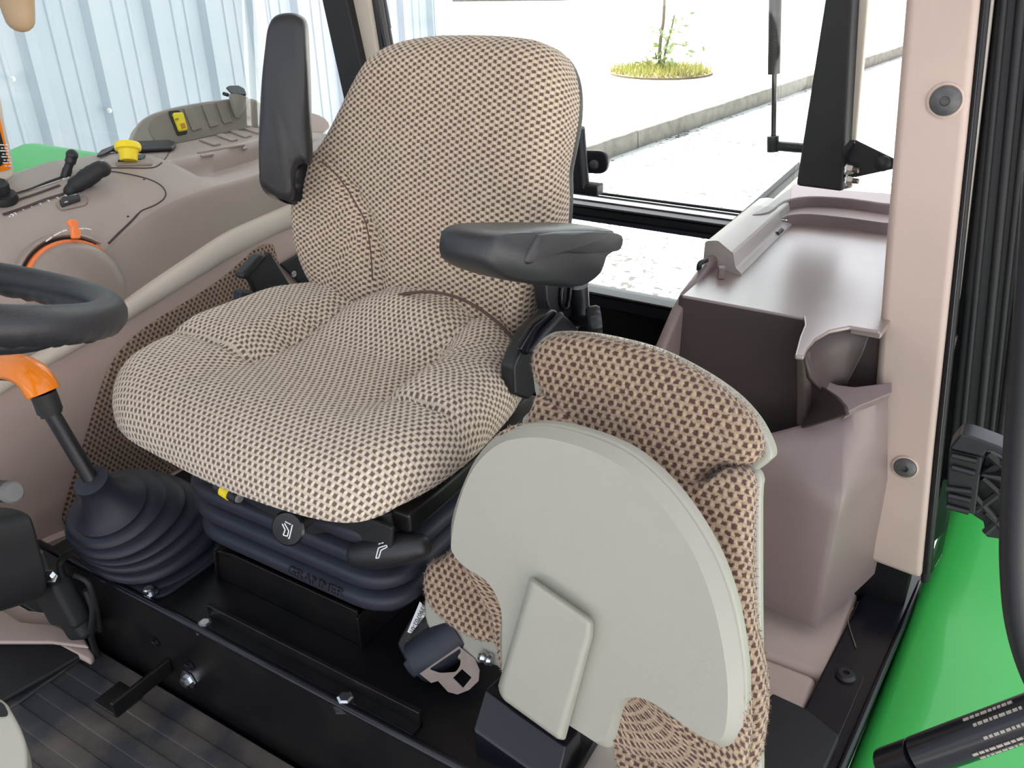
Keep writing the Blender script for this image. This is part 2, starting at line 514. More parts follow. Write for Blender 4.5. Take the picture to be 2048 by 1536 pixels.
STEELW = plastic('pale blue grey wall sheet', srgb(190, 198, 206), 0.4, 60, 0.03, dirt=srgb(172, 183, 194), dirt_scale=2.5, dirt_amt=0.5)
SOIL = plastic('dry soil', (0.20, 0.15, 0.09, 1), 0.95, 50, 0.8)
GRASSM = plastic('dry yellow green grass', (0.42, 0.42, 0.12, 1), 0.8, 50, 0.0, dirt=(0.40, 0.30, 0.12, 1), dirt_scale=3)
LEAFM = plastic('green leaves', (0.34, 0.42, 0.20, 1), 0.6, 50, 0.0)
BARKM = plastic('grey brown bark', (0.16, 0.13, 0.09, 1), 0.9, 60, 0.5)
speckle(CONC, (0.07, 0.065, 0.06, 1))
gp = mesh_obj('pavement', [(-60, -90, GZ), (80, -90, GZ), (80, 40, GZ), (-60, 40, GZ)], [(0, 1, 2, 3)], CONC)
tag(gp, 'pale concrete yard around the tractor', kind='structure')
# kerb and raised pavement
ka = PZ((1203, 322), GZ); kb = PZ((1606, 181), GZ)
kd = (kb - ka).normalized(); kn = V((-kd.y, kd.x, 0))
if kn.x < 0: kn = -kn
kz = GZ + 0.17
k0 = ka - kd * 1.2
isl = [k0 + kn * 0.16, k0 + kd * 60 + kn * 0.16, k0 + kd * 60 + kn * 45, k0 + kn * 45]
isl = [V((p.x, p.y, kz - 0.012)) for p in isl]
ro = prism('raised_pavement', isl, V((0, 0, -0.17)), CONC, bevel=0)
tag(ro, 'raised pale concrete pavement behind the kerb', kind='structure')
kerb = thing('kerb', 'weathered grey concrete kerb running across the yard behind the tractor', 'kerb', k0)
pos = 0.0; first = None
for i in range(9):
    L = 1.9 + 0.25 * math.sin(i * 2.1)
    a = k0 + kd * pos; b = a + kd * (L - 0.015)
    prof = rpoly([(0, 0, 0), (0.015, 0, 0.17), (0.16, 0, 0.17), (0.16, 0, 0)], [0, 0.035, 0.01, 0])
    nseg = 8
    secs = []
    for s in range(nseg + 1):
        c = a + (b - a) * (s / nseg)
        jx = random.uniform(-0.006, 0.006); jz = random.uniform(-0.006, 0.004)
        secs.append([V((c.x, c.y, GZ)) + kn * (p.x + jx) + V((0, 0, max(0, p.z + (jz if p.z > 0.05 else 0)))) for p in prof])
    loft('kerb_stone', secs, KERBM, kerb, closed=True, caps=True, smooth=50)
    pos += L
# planting hole
hc = PZ((1321, 145), kz)
hr = (PZ((1420, 142), kz) - PZ((1222, 148), kz)).length / 2
hole = lathe('planting_hole', [(hr * 0.999, -0.02), (hr, 0.012), (hr * 0.97, 0.02), (hr * 0.5, 0.04), (0.02, 0.05)], (hc.x, hc.y, kz), (0, 0, 1), SOIL, n=40)
tag(hole, 'round planting hole of dry soil in the pavement around the sapling', 'planting hole')
vs_, fs = [], []
for i in range(1500):
    r = hr * 0.97 * math.sqrt(random.random()); a = random.uniform(0, 6.283)
    p = V((hc.x + r * math.cos(a), hc.y + r * math.sin(a), kz + 0.02)); h = random.uniform(0.05, 0.16)
    q = V((random.uniform(-1, 1), random.uniform(-1, 1), 0)).normalized() * 0.008
    l = V((random.uniform(-0.06, 0.06), random.uniform(-0.06, 0.06), h))
    n = len(vs_); vs_ += [p - q, p + q, p + l]; fs.append((n, n + 1, n + 2))
go = mesh_obj('dry_grass', vs_, fs, GRASSM, hole, smooth=0)
go['kind'] = 'stuff'
# sapling
def leafcloud(name, centres, n, spread, size, mat, parent):
    vs_, fs = [], []
    for i in range(n):
        c = random.choice(centres) + V((random.gauss(0, spread), random.gauss(0, spread), random.gauss(0, spread)))
        a = V((random.uniform(-1, 1), random.uniform(-1, 1), random.uniform(-0.8, 0.6))).normalized()
        b = a.cross(V((random.uniform(-1, 1), random.uniform(-1, 1), random.uniform(-1, 1)))).normalized()
        s = size * random.uniform(0.6, 1.3); k = len(vs_)
        vs_ += [c, c + a * s * 0.5 + b * s * 0.22, c + a * s, c + a * s * 0.5 - b * s * 0.22]; fs.append((k, k + 1, k + 2, k + 3))
    o = mesh_obj(name, vs_, fs, mat, parent, smooth=0); o['kind'] = 'stuff'; return o
sb = V((hc.x, hc.y, kz + 0.03))
sap = thing('sapling', 'young sapling with two thin stems and sparse green leaves in planting hole', 'tree', sb)
hy = hc.y
def SP(p, dy=0.0): return PY(p, hy + dy)
tube('trunk', cr([SP((1321, 150)), SP((1319, 110)), SP((1322, 70)), SP((1327, 40)), SP((1330, -30)), SP((1336, -160))], 4), [0.03 * (1 - 0.02 * i) for i in range(21)], BARKM, sap, n=8)
tube('stem', cr([SP((1325, 146)), SP((1331, 100)), SP((1341, 65)), SP((1349, 30))], 4), [0.02 * (1 - 0.04 * i) for i in range(13)], BARKM, sap, n=7)
tube('stem', cr([SP((1316, 146)), SP((1313, 125)), SP((1311, 105))], 4), 0.01, BARKM, sap, n=6)
tube('stem', cr([SP((1333, 95)), SP((1352, 88)), SP((1372, 93))], 4), 0.006, BARKM, sap, n=6)
tube('stem', cr([SP((1318, 148)), SP((1296, 128)), SP((1284, 122))], 4), 0.006, BARKM, sap, n=6)
leafcloud('leaves', [SP(p) for p in [(1335, 95), (1340, 75), (1345, 60), (1352, 85), (1370, 92), (1338, 110), (1334, 120), (1320, 80), (1310, 80), (1305, 125), (1285, 121), (1342, 125), (1350, 55)]], 110, 0.10, 0.12, LEAFM, sap)
leafcloud('base_leaves', [SP(p) for p in [(1310, 143), (1320, 140), (1330, 143), (1300, 145)]], 70, 0.12, 0.16, LEAFM, sap)
# far verge
fa = PZ((868, 12), GZ); fb = PZ((1290, 8), GZ)
fd = (fb - fa).normalized(); fn = V((-fd.y, fd.x, 0))
if fn.y > 0: fn = -fn
f0 = fa - fd * 10
fk = prism('far_kerb', [f0, f0 + fd * 40, f0 + fd * 40 + V((0, 0, 0.35)), f0 + V((0, 0, 0.35))], fn * 0.4, KERBM, bevel=0)
tag(fk, 'low grey kerb at the far side of the yard', 'kerb')
VERGE = plastic('sunlit verge grass', (0.30, 0.40, 0.10, 1), 0.9, 8, 0.5, dirt=(0.42, 0.42, 0.2, 1), dirt_scale=1.5)
fg = prism('grass_verge', [f0 + fn * 0.4 + V((0, 0, 0.3)), f0 + fd * 60 + fn * 0.4 + V((0, 0, 0.3)), f0 + fd * 60 + fn * 30 + V((0, 0, 0.8)), f0 + fn * 30 + V((0, 0, 0.8))], V((0, 0, -0.6)), VERGE, bevel=0)
tag(fg, 'sunlit green grass verge beyond the yard', kind='structure')

# ribbed metal wall of the building beside the tractor
WX = 2.8
wy0 = PX((290, 0), WX).y; wend = PX((862, 10), WX).y
wall = thing('wall_right', '', '', (WX, -1.0, GZ)); del wall['label']; del wall['category']
tag(wall, 'pale ribbed metal wall of the building beside the tractor', kind='structure')
SP_R = 0.305
n_lo = math.ceil((wend - wy0) / SP_R); 
prof = [(0.0, -0.034), (-0.042, -0.034), (-0.064, 0.0), (-0.126, 0.0), (-0.132, -0.006), (-0.146, -0.006), (-0.152, 0.0), (-0.198, 0.0), (-0.204, -0.006), (-0.218, -0.006), (-0.224, 0.0), (-0.283, 0.0)]
ridx = n_lo
ymax = 4.5
sheet = 0
y_list = []
k = n_lo
pan = []
while wy0 + k * SP_R < ymax:
    yb = wy0 + k * SP_R
    for dy, dx in reversed(prof): pan.append((yb + dy, WX + dx))
    k += 1
    if (k - n_lo) % 3 == 0 or wy0 + k * SP_R >= ymax:
        lo = [V((x - (0.0012 if sheet % 2 else 0), y, GZ + 0.05)) for y, x in pan]; hi = [V((p.x, p.y, GZ + 7.5)) for p in lo]
        o = loft('wall_sheet', [lo, hi], STEELW, wall, smooth=0, thick=0.001)
        pan = pan[-1:]; sheet += 1
for (px, py) in [(218, 221), (25, 158)]:
    p = PX((px, py), WX - 0.036)
    lathe('sheet_screw', [(0.011, 0), (0.011, 0.005), (0.007, 0.007), (0.007, 0.012)], p, (-1, 0, 0), WHITE, wall, n=10)
bbox('corner_flashing', (WX - 0.04, wend - 0.12, GZ), (WX + 0.03, wend + 0.02, GZ + 7.5), STEELW, wall, bevel=0.004)
bbox('base_slab', (WX - 0.02, wend - 0.1, GZ), (WX + 0.5, ymax, GZ + 0.06), KERBM, wall, bevel=0.004)
bbox('building_core', (WX + 0.04, wend - 0.08, GZ), (WX + 5, ymax, GZ + 7.5), STEELW, wall, bevel=0)

# ================================================================== CAB SHELL
ceil = bbox('ceiling', (-0.74, -0.98, 1.46), (0.74, 0.50, 1.54), BEIGE2, bevel=0.02); tag(ceil, 'beige cab roof lining above the seats', kind='structure')  # unseen roof, front cut short to let sky light onto the cushion
# floor: raised seat platform + lower floor pan
floor = thing('floor', '', '', (0, 0, 0)); del floor['label']; del floor['category']
tag(floor, 'black steel cab floor stepping up to the seat platform', kind='structure')
bbox('floor_pan', (-0.665, 0.24, -0.06), (0.62, 1.05, -0.004), BLKMETAL, floor)
bbox('platform_front', (-0.5, 0.226, -0.03), (0.345, 0.238, 0.148), BLKMETAL, floor, bevel=0.003)
bbox('platform_top', (-0.47, -0.74, 0.10), (0.345, 0.232, 0.142), BLKMETAL, floor, bevel=0.004)
bbox('platform_side', (-0.470, -0.74, -0.03), (-0.462, 0.232, 0.138), BLKMETAL, floor, bevel=0.002)
bbox('under_floor', (-0.665, -0.74, -0.08), (0.62, 0.24, -0.052), BLKMETAL, floor, bevel=0.002)
tube('platform_edge', [(-0.5, 0.233, 0.147), (0.36, 0.233, 0.147)], 0.006, BLKPAINT, floor, n=8)
bbox('stiffener_angle', (-0.30, 0.206, 0.142), (0.03, 0.212, 0.166), BLKMETAL, floor, bevel=0.001)
bbox('stiffener_angle', (-0.30, 0.206, 0.142), (0.03, 0.226, 0.147), BLKMETAL, floor, bevel=0.001)
def hexbolt(p, ax, s, mat, parent, name='bolt'):
    return lathe(name, [(s * 1.7, 0), (s * 1.7, s * 0.3), (s, s * 0.3), (s, s * 1.1), (s * 0.7, s * 1.25)], p, ax, mat, parent, n=6 if name == 'bolt' else 14, smooth=20)
hexbolt(PZ((412, 1256), 0.143), Z1, 0.0085, CHROME, floor)
hexbolt(PZ((692, 1408), 0.143), Z1, 0.0095, CHROME, floor)
hexbolt(PZ((706, 1421), 0.143), Z1, 0.005, CHROME, floor)
lathe('hole_ring', [(0.022, 0), (0.022, 0.002), (0.018, 0.002), (0.018, 0)], PZ((712, 1398), 0.142), Z1, BLKMETAL, floor)
hexbolt(PY((378, 1358), 0.239), Y1, 0.008, CHROME, floor)
hexbolt(PY((380, 1330), 0.239), Y1, 0.005, BLKPAINT, floor)
hexbolt(PY((312, 1284), 0.239), Y1, 0.004, BLKPAINT, floor)
# bracket sticking out of the platform front
br = [PZ((262, 1372), 0.006), PZ((345, 1318), 0.012), PZ((330, 1300), 0.03), PZ((235, 1352), 0.03)]
bb = PY((335, 1318), 0.24)
bbox('toe_bracket', (bb.x - 0.003, 0.238, bb.z - 0.024), (bb.x + 0.003, 0.325, bb.z + 0.0), BLKMETAL, floor, bevel=0.002)
bbox('toe_bracket', (bb.x - 0.003, 0.285, bb.z - 0.026), (bb.x + 0.045, 0.325, bb.z - 0.021), BLKMETAL, floor, bevel=0.002)

# ribbed rubber mat
mat_root = thing('floor_mat', 'dusty black ribbed rubber floor mat in front of the seat platform', 'floor mat', (0, 0.5, 0))
bbox('mat_sheet', (-0.64, 0.246, -0.004), (0.36, 1.0, 0.004), MAT_RUB, mat_root, bevel=0.001)
for i in range(11):
    y = 0.275 + i * 0.043
    bbox('mat_rib', (-0.62, y, 0.003), (0.262 - 0.008 * (i > 3) * (i - 3), y + 0.022, 0.0072), MAT_RUB, mat_root, bevel=0.0015, segs=1)
bbox('mat_border', (0.262, 0.25, 0.003), (0.29, 0.72, 0.009), MAT_RUB, mat_root, bevel=0.003)

# back wall below the rear window
bw = bbox('wall_back', (-0.62, -0.76, 0.0), (0.62, -0.725, 0.288), BLKMETAL, bevel=0.004); tag(bw, 'black cab back wall below the rear window', kind='structure')
# B pillar trim beside the door (left side of cab)
PYB = -0.42
pl = lambda p: PY(p, PYB)
tr = thing('trim_1', '', '', pl((1790, 1140))); del tr['label']; del tr['category']
tag(tr, 'beige plastic trim on the door pillar', kind='structure')
prism('pillar_cover', [pl((1735, 1122)), pl((1738, 950)), pl((1741, 930)), pl((1746, 840)), pl((1771, 500)), pl((1812, 0)), pl((1836, -330)), pl((1993, -330)), pl((1962, 0)), pl((1932, 300)), pl((1898, 620)), pl((1868, 900)), pl((1843, 1163))], V((0.004, -0.05, 0)), BEIGE, tr, bevel=0.010, segs=4)
for (px, py, r) in [(1891, 201, 0.0165), (1810, 934, 0.0145)]:
    p = pl((px, py)) + V((0, 0.001, 0))
    lathe('bolt_cup', [(r * 1.22, -0.002), (r * 1.22, 0.0008), (r * 1.08, 0.0022), (r * 1.0, 0.0008)], p, (0, 1, 0), BEIGE, tr, n=28)
    lathe('pillar_bolt', [(r, 0), (r, 0.002), (r * 0.8, 0.0042), (r * 0.34, 0.005), (r * 0.3, 0.0012), (r * 0.05, 0.001)], p, (0, 1, 0), GREYBOLT, tr, n=28)
# door seal and outer pillar strips
sl = thing('trim_2', '', '', PY((1870, 1010), -0.45)); del sl['label']; del sl['category']
tag(sl, 'black rubber door seal and outer pillar frame right of the beige pillar trim', kind='structure')
def strip(name, tl, trr, br_, bl, y, d, mat, bev=0.003):
    return prism(name, [PY(bl, y), PY(tl, y), PY(trr, y), PY(br_, y)], V((0, -d, 0)), mat, sl, bevel=bev)
strip('pillar_backing', (1900, -330), (2060, -330), (1892, 1062), (1800, 1150), -0.478, 0.02, BLACKM, 0.002)
strip('door_seal', (1992, -330), (2016, -330), (1858, 1168), (1840, 1168), -0.43, 0.03, BLACKM, 0.004)
strip('seal_lip', (2000, -330), (2006, -330), (1855, 1150), (1850, 1150), -0.426, 0.01, BLKPAINT, 0.002)
strip('metal_strip', (2014, -330), (2026, -330), (1892, 830), (1883, 830), -0.436, 0.02, LEDGE, 0.002)
strip('outer_frame', (2026, -330), (2210, -330), (2010, 900), (1886, 1006), -0.445, 0.05, BLACKM, 0.006)
for k, (a, b) in enumerate([((2040, -330), (1912, 1000)), ((2075, -330), (1950, 960)), ((2110, -330), (1975, 950)), ((2150, -330), (1995, 940))]):
    tube('frame_rib', [PY(a, -0.443), PY(b, -0.443)], 0.0055 if k % 2 else 0.004, BLACKM, sl, n=8)
GREENGL = glass_mat('door glass edge', tint=(0.55, 0.62, 0.58, 1), refl=1.5)
strip('glass_edge', (1886, 960), (1915, 960), (1884, 1110), (1852, 1165), -0.44, 0.004, GREENGL, 0.0)
# sill
sill = thing('trim_3', '', '', (-0.70, -0.1, 0)); del sill['label']; del sill['category']
tag(sill, 'black painted door sill running beside the green fender', kind='structure')
bbox('pillar_foot', (-0.72, -0.52, -0.02), (-0.63, -0.43, 0.10), BLKMETAL, sill, bevel=0.004)
def slx(y): return 0.092 * (y + 0.5)
prism('sill_plate', [V((-0.737 + slx(-.56), -0.56, 0)), V((-0.737 + slx(.75), 0.75, 0)), V((-0.667 + slx(.75), 0.75, 0)), V((-0.667 + slx(-.56), -0.56, 0))], V((0, 0, -0.06)), BLKPAINT, sill, bevel=0.004)
tube('sill_edge', [(-0.735 + slx(-.5), -0.5, 0.002), (-0.735 + slx(.75), 0.75, 0.002)], 0.005, BLKPAINT, sill, n=10)
bp_ = PZ((1690, 1356), 0.0)
prism('sill_pad', rpoly([(bp_.x - 0.024, bp_.y - 0.024, 0.0), (bp_.x + 0.024, bp_.y - 0.024, 0.0), (bp_.x + 0.05, bp_.y + 0.3, 0.0), (bp_.x + 0.002, bp_.y + 0.3, 0.0)], 0.022), V((0, 0, 0.003)), BLKPAINT, sill, bevel=0.0012)
lathe('sill_bolt', [(0.0135, 0), (0.0135, 0.003), (0.010, 0.007), (0.0045, 0.0075), (0.004, 0.004), (0.0005, 0.004)], bp_ + V((0, 0, 0.003)), Z1, BLACK, sill, n=24)
# beige lower trim between buddy seat and sill
lt = thing('trim_4', '', '', (-0.6, -0.1, 0.0)); del lt['label']; del lt['category']
tag(lt, 'beige lower floor trim under the storage console', kind='structure')
bbox('rear_piece', (-0.655, -0.6, -0.05), (-0.36, -0.232, -0.003), BEIGE, lt, bevel=0.012, segs=3)
bbox('front_piece', (-0.640, -0.230, -0.05), (-0.50, 0.0, -0.003), BEIGE, lt, bevel=0.012, segs=3)
bbox('pedestal', (-0.6, 0.0, -0.05), (-0.44, 0.2, 0.13), BEIGE2, lt, bevel=0.012, segs=3)
q = [PZ((1520, 1420), 0.02), PZ((1545, 1385), 0.02), PZ((1610, 1415), 0.02), PZ((1680, 1470), 0.02), PZ((1640, 1560), 0.02), PZ((1500, 1560), 0.02)]
prism('black_plate', q, V((0, 0, -0.03)), BLACKM, lt, bevel=0.003)
tube('straw', cr([PZ((1707, 1215), 0.004), PZ((1696, 1240), 0.003), PZ((1712, 1294), 0.003)], 4), 0.0006, TAN, lt, n=5)

# green fender outside the sill
fen_prof = [(0.80, -0.62), (0.55, -0.36), (0.30, -0.17), (0.10, -0.075), (-0.10, -0.03), (-0.30, -0.008), (-0.46, 0.03), (-0.56, 0.10), (-0.64, 0.20), (-0.72, 0.30), (-0.85, 0.40), (-1.05, 0.46), (-1.25, 0.44)]
fp = cr([V((0, a, b)) for a, b in fen_prof], 4)
secs = []
for dx, dz in [(-0.735, -0.10), (-0.7365, -0.03), (-0.742, -0.012), (-0.755, -0.002), (-0.80, 0.0), (-0.95, -0.004), (-1.12, -0.02), (-1.16, -0.05), (-1.17, -0.12)]:
    secs.append([V((dx - 0.003 + slx(min(p.y, 0.75)), p.y, p.z + dz)) for p in fp])
fe = loft('rear_fender', secs, GREEN, smooth=60, thick=0.004)
tag(fe, 'glossy green rear fender outside the door sill', 'fender')

# rear left post, rear right post
def structure(name, label, loc):
    t = thing(name, '', '', loc); del t['label']; del t['category']; tag(t, label, kind='structure'); return t
p1 = structure('trim_5', 'black left rear cab post between rear window and quarter window', PY((1640, 370), -0.8))
prism('post', [PY((1590, 372), -0.8), PY((1684, 384), -0.8), PY((1723, -330), -0.8), PY((1700, -330), -0.8)], V((-0.01, -0.06, 0)), BLACKM, p1, bevel=0.006)
prism('outer_trim', [PY((1686, 380), -0.83), PY((1704, 376), -0.83), PY((1765, -330), -0.83), PY((1726, -330), -0.83)], V((0, -0.02, 0)), BEIGE2, p1, bevel=0.003)
p2 = structure('trim_6', 'dark right rear cab post with grey inner trim', PY((690, 170), -0.7))
def strip2(name, x0, x1, sl0, sl1, y, d, mat):
    Y0, Yb = -330, 420
    return prism(name, [PY((x0 + sl0 * Yb, Yb), y), PY((x0 + sl0 * Y0, Y0), y), PY((x1 + sl1 * Y0, Y0), y), PY((x1 + sl1 * Yb, Yb), y)], V((0, -d, 0)), mat, p2, bevel=0.004)
strip2('outer_post', 643, 693, 0.22, 0.22, -0.68, 0.05, BLACKM)
strip2('inner_trim', 692, 737, 0.22, 0.16, -0.70, 0.04, BEIGE2)
strip2('window_seal', 736, 748, 0.16, 0.17, -0.71, 0.03, BLACKM)
tube('seal_bead', [PY((752 + 0.2 * 420, 420), -0.72), PY((752 - 0.2 * 330, -330), -0.72)], 0.004, BLKPAINT, p2, n=8)
st2 = tube('gas_strut', [PY((764 + 0.18 * 420, 420), -0.80), PY((764 + .18 * 58, 58), -0.80), PY((764 + .18 * 57, 57), -0.80), PY((764 - 0.18 * 330, -330), -0.80)], [0.008, 0.008, 0.0095, 0.0095], BLACK, n=12)
tag(st2, 'black gas strut behind the dark right rear post', 'gas strut')
# rear window (upper sash) with frame
WY = -0.72
w1 = structure('window_1', 'upper rear window of the cab in a black frame', (0, WY, 0.44))
zt = PY((1480, 432), WY).z; zb = PY((1480, 475), WY).z
xr = PY((1490, 475), WY).x - 0.06
bbox('bottom_rail', (xr, WY - 0.025, zb), (0.42, WY + 0.01, zb + (zt - zb) * 0.55), BLACK, w1, bevel=0.004)
tube('rail_bead', [(xr, WY + 0.010, zb + (zt - zb) * 0.5), (0.42, WY + 0.010, zb + (zt - zb) * 0.5)], 0.0035, BLKPAINT, w1, n=8)
tube('rail_bead', [(xr, WY + 0.006, zb + (zt - zb) * 0.2), (0.42, WY + 0.006, zb + (zt - zb) * 0.2)], 0.004, BLKPAINT, w1, n=8)
bbox('sash_rail', (xr + 0.01, WY - 0.065, zb + (zt - zb) * 0.35), (0.42, WY - 0.022, zb + (zt - zb) * 0.62), GLOSSBLK, w1, bevel=0.002)
tube('glass_gasket', [(xr + 0.02, WY - 0.066, zt - 0.012), (0.42, WY - 0.066, zt - 0.012)], 0.0035, BLACKM, w1, n=8)
c0 = PZ((1478, 432), zt)
prism('side_rail', [PZ((1462, 440), zt), PZ((1490, 432), zt), PZ((1600, 335), zt), PZ((1600, 320), zt)], V((0, 0, -0.02)), BLACKM, w1, bevel=0.003)
bbox('pane', (xr + 0.0, WY - 0.036, zt - 0.006), (0.40, WY - 0.032, 1.44), GLASS, w1, bevel=0)
w2 = structure('window_2', 'dusty lower rear window pane above the black back wall', (0, WY, 0.29))
bbox('pane', (xr - 0.0, WY - 0.012, 0.29), (0.42, WY - 0.008, zb), GLASSD, w2, bevel=0)
bbox('upper_gasket', (xr, WY - 0.02, zb - 0.011), (0.42, WY + 0.004, zb - 0.001), RUBBER, w2, bevel=0.002)
bbox('lower_frame', (xr - 0.02, WY - 0.02, 0.262), (0.42, WY + 0.02, 0.292), BLACK, w2, bevel=0.004)
tube('frame_bead', [(xr - 0.02, WY + 0.02, 0.290), (0.42, WY + 0.02, 0.290)], 0.0035, BLKPAINT, w2, n=8)
w3 = structure('window_3', 'right side window of the cab facing the ribbed metal wall', (0.69, -0.3, 0.5))
bbox('pane', (0.690, -0.66, 0.50), (0.694, 0.35, 1.44), glass_mat('side window glass', refl=0.35), w3, bevel=0)
w4 = structure('window_4', 'left quarter window between rear post and door pillar', (-0.6, -0.6, 0.45))
prism('pane', [V((-0.62, -0.47, 0.44)), V((-0.56, -0.80, 0.44)), V((-0.54, -0.80, 1.44)), V((-0.58, -0.47, 1.44))], V((-0.004, 0, 0)), GLASS, w4, bevel=0)
# latch handle on the rear window
lh = thing('window_latch', 'black rear window handle and latch right of the driver backrest', 'latch', PY((1165, 375), -0.72))
tube('handle', [PY((1166, 375), -0.71), PY((1162, 325), -0.71), PY((1158, 258), -0.71)], [0.0135, 0.0125, 0.0115], BLACK, lh, n=14, round_end=False)
lathe('handle_cap', [(0.0115, 0), (0.0105, 0.004), (0.004, 0.006)], PY((1158, 258), -0.71), Z1, SKYGREY, lh, n=14)
box('latch_block', PY((1172, 376), -0.715), (0.06, 0.03, 0.02), BLACK, lh, bevel=0.003)
box('latch_post', PY((1146, 350), -0.715), (0.025, 0.03, 0.06), BLACKM, lh, bevel=0.004)
prism('pivot_arm', rpoly([PY((1135, 300), -0.75), PY((1214, 303), -0.75), PY((1214, 349), -0.75), PY((1135, 345), -0.75)], [0, 0.02, 0.02, 0], 6), V((0, -0.014, 0)), BLACK, lh, bevel=0.003)
lathe('pivot_bolt', [(0.009, 0), (0.009, 0.004), (0.005, 0.006)], PY((1189, 329), -0.75), Y1, GREYBOLT, lh, n=14)
lathe('washer', [(0.011, 0), (0.011, 0.003), (0.003, 0.004)], PY((1142, 333), -0.735), Y1, LEDGE, lh, n=16)
# gas strut of the rear window
gs = thing('gas_strut', 'black gas strut on the rear window in front of the left rear post', 'gas strut', PY((1548, 290), -0.83))
tube('cylinder', [PY((1548, 148), -0.83), PY((1556, -330), -0.83)], 0.0105, BLACK, gs, n=16)
tube('rod', [PY((1547, 285), -0.83), PY((1549, 145), -0.83)], 0.0044, BLKPAINT, gs, n=10)
tube('end_fitting', [PY((1546, 303), -0.83), PY((1546, 272), -0.83)], 0.0105, BLACK, gs, n=12, round_end=False)
tube('ball_stud', [PY((1556, 292), -0.83), PY((1618, 297), -0.83)], [0.0085, 0.0085], BLACK, gs, n=14)
# rear window hinge bracket with nuts
hb = thing('hinge_bracket', 'black steel bracket with two plated nuts on the left rear post', 'bracket', PY((1700, 340), -0.79))
q = [PY((1683, 300), -0.79), PY((1700, 280), -0.79), PY((1712, 281), -0.79), PY((1788, 318), -0.79), PY((1788, 338), -0.79), PY((1706, 356), -0.79), PY((1690, 370), -0.79)]
prism('plate', q, V((0, -0.006, 0)), BLACKM, hb, bevel=0.002)
q = [PY((1686, 365), -0.785), PY((1686, 312), -0.785), PY((1709, 283), -0.77), PY((1709, 290), -0.77), PY((1694, 318), -0.78), PY((1693, 362), -0.78)]
prism('flange', q, V((0.0, -0.006, 0)), BLKPAINT, hb, bevel=0.0015)
lathe('pivot_pin', [(0.0125, 0), (0.0125, 0.003), (0.008, 0.006), (0.003, 0.008)], PY((1766, 327), -0.789), Y1, BLACK, hb, n=18)
for py in (338, 360):
    a = PY((1693, py), -0.775); d = V((-1, 0.25, 0.05)).normalized()
    lathe('washer', [(0.0095, 0), (0.0095, 0.002), (0.008, 0.003)], a, d, CHROME, hb, n=18)
    lathe('nut', [(0.0085, 0.002), (0.0085, 0.010), (0.007, 0.012)], a, d, CHROME, hb, n=6, smooth=20)
    lathe('stud', [(0.0045, 0.01), (0.0045, 0.02), (0.003, 0.021)], a, d, ZINC, hb, n=12)

# ================================================================== DRIVER SEAT
ds = thing('driver_seat', 'brown checked cloth driver seat with tall backrest on black bellows', 'seat', (-0.03, 0.03, 0.142))
# cushion
cush = [(.06, .205), (.15, .192), (.215, .15), (.243, .08), (.245, 0), (.236, -.09), (.215, -.16), (.12, -.225), (-.1, -.225), (-.215, -.17), (-.25, -.09), (-.262, -.02), (-.268, .05), (-.260, .12), (-.235, .178), (-.18, .203), (-.06, .212)]
ol = cr([V((a + 0.01, b - 0.02)) for a, b in cush], 7, True)
def cush_top(u, v):
    a = abs(u + 0.02)
    m = sstep(0.100, 0.132, a) * sstep(0.032, -0.020, v)
    lat = sstep(0.10, 0.150, a)
    h = 0.004 - 0.019 * sstep(0.14, -0.01, v) * (1 - lat)
    h += 0.011 * m
    h -= 0.010 * math.exp(-((m - 0.08) / 0.07) ** 2) * sstep(0.10, 0.0, v) * sstep(0.080, 0.10, a)
    hump = sstep(-0.07, -0.165, v) * (1 - sstep(0.02, 0.175, abs(u + 0.035)))
    h += 0.052 * hump
    h -= 0.020 * sstep(0.09, 0.20, v)
    return h
ctr = V((-0.01, 0.02, 0.435))
pad('seat_cushion', ol, ctr, X1, Y1, Z1, FABRICC, ds, top=cush_top, r1=0.050, r2=0.028, depth=0.068, centre=(0, 0.0), nr=30)
# backrest
LEAN = math.radians(13)
bn = V((0, math.cos(LEAN), math.sin(LEAN))); bv = V((0, -math.sin(LEAN), math.cos(LEAN)))
bP = V((0, -0.175, 0.43))
bo = V((-0.035, 0, 0)) + bP + bv * 0.26
bpx = [(690, 628), (655, 606), (620, 570), (594, 510), (583, 440), (588, 375), (602, 330), (632, 285), (662, 225), (690, 165), (720, 115), (765, 84), (830, 68), (920, 63), (1020, 68), (1066, 80), (1096, 106), (1114, 155), (1116, 225), (1104, 300), (1096, 345), (1097, 400), (1092, 470), (1076, 550), (1056, 640), (1034, 694), (1000, 700), (945, 680), (880, 660), (820, 650), (750, 636)]
bw2 = []
for p in bpx:
    w = PP(p, bP, bn) - bo
    bw2.append(V((w.x, w.dot(bv))))
def uvcurve(px):
    out = []
    for p in px:
        w = PP(p, bP + bn * 0.03, bn) - bo; out.append((w.dot(bv), w.x))
    return sorted(out)
CL = uvcurve([(600, 312), (646, 325), (692, 375), (732, 448), (742, 501), (745, 570), (745, 640)])
CR_ = uvcurve([(1110, 375), (1082, 405), (1045, 465), (1012, 540), (990, 600), (980, 660)])
def at_v(c, v):
    if v <= c[0][0]: return c[0][1]
    for a, b in zip(c, c[1:]):
        if a[0] <= v <= b[0]: return a[1] + (b[1] - a[1]) * (v - a[0]) / (b[0] - a[0])
    return None
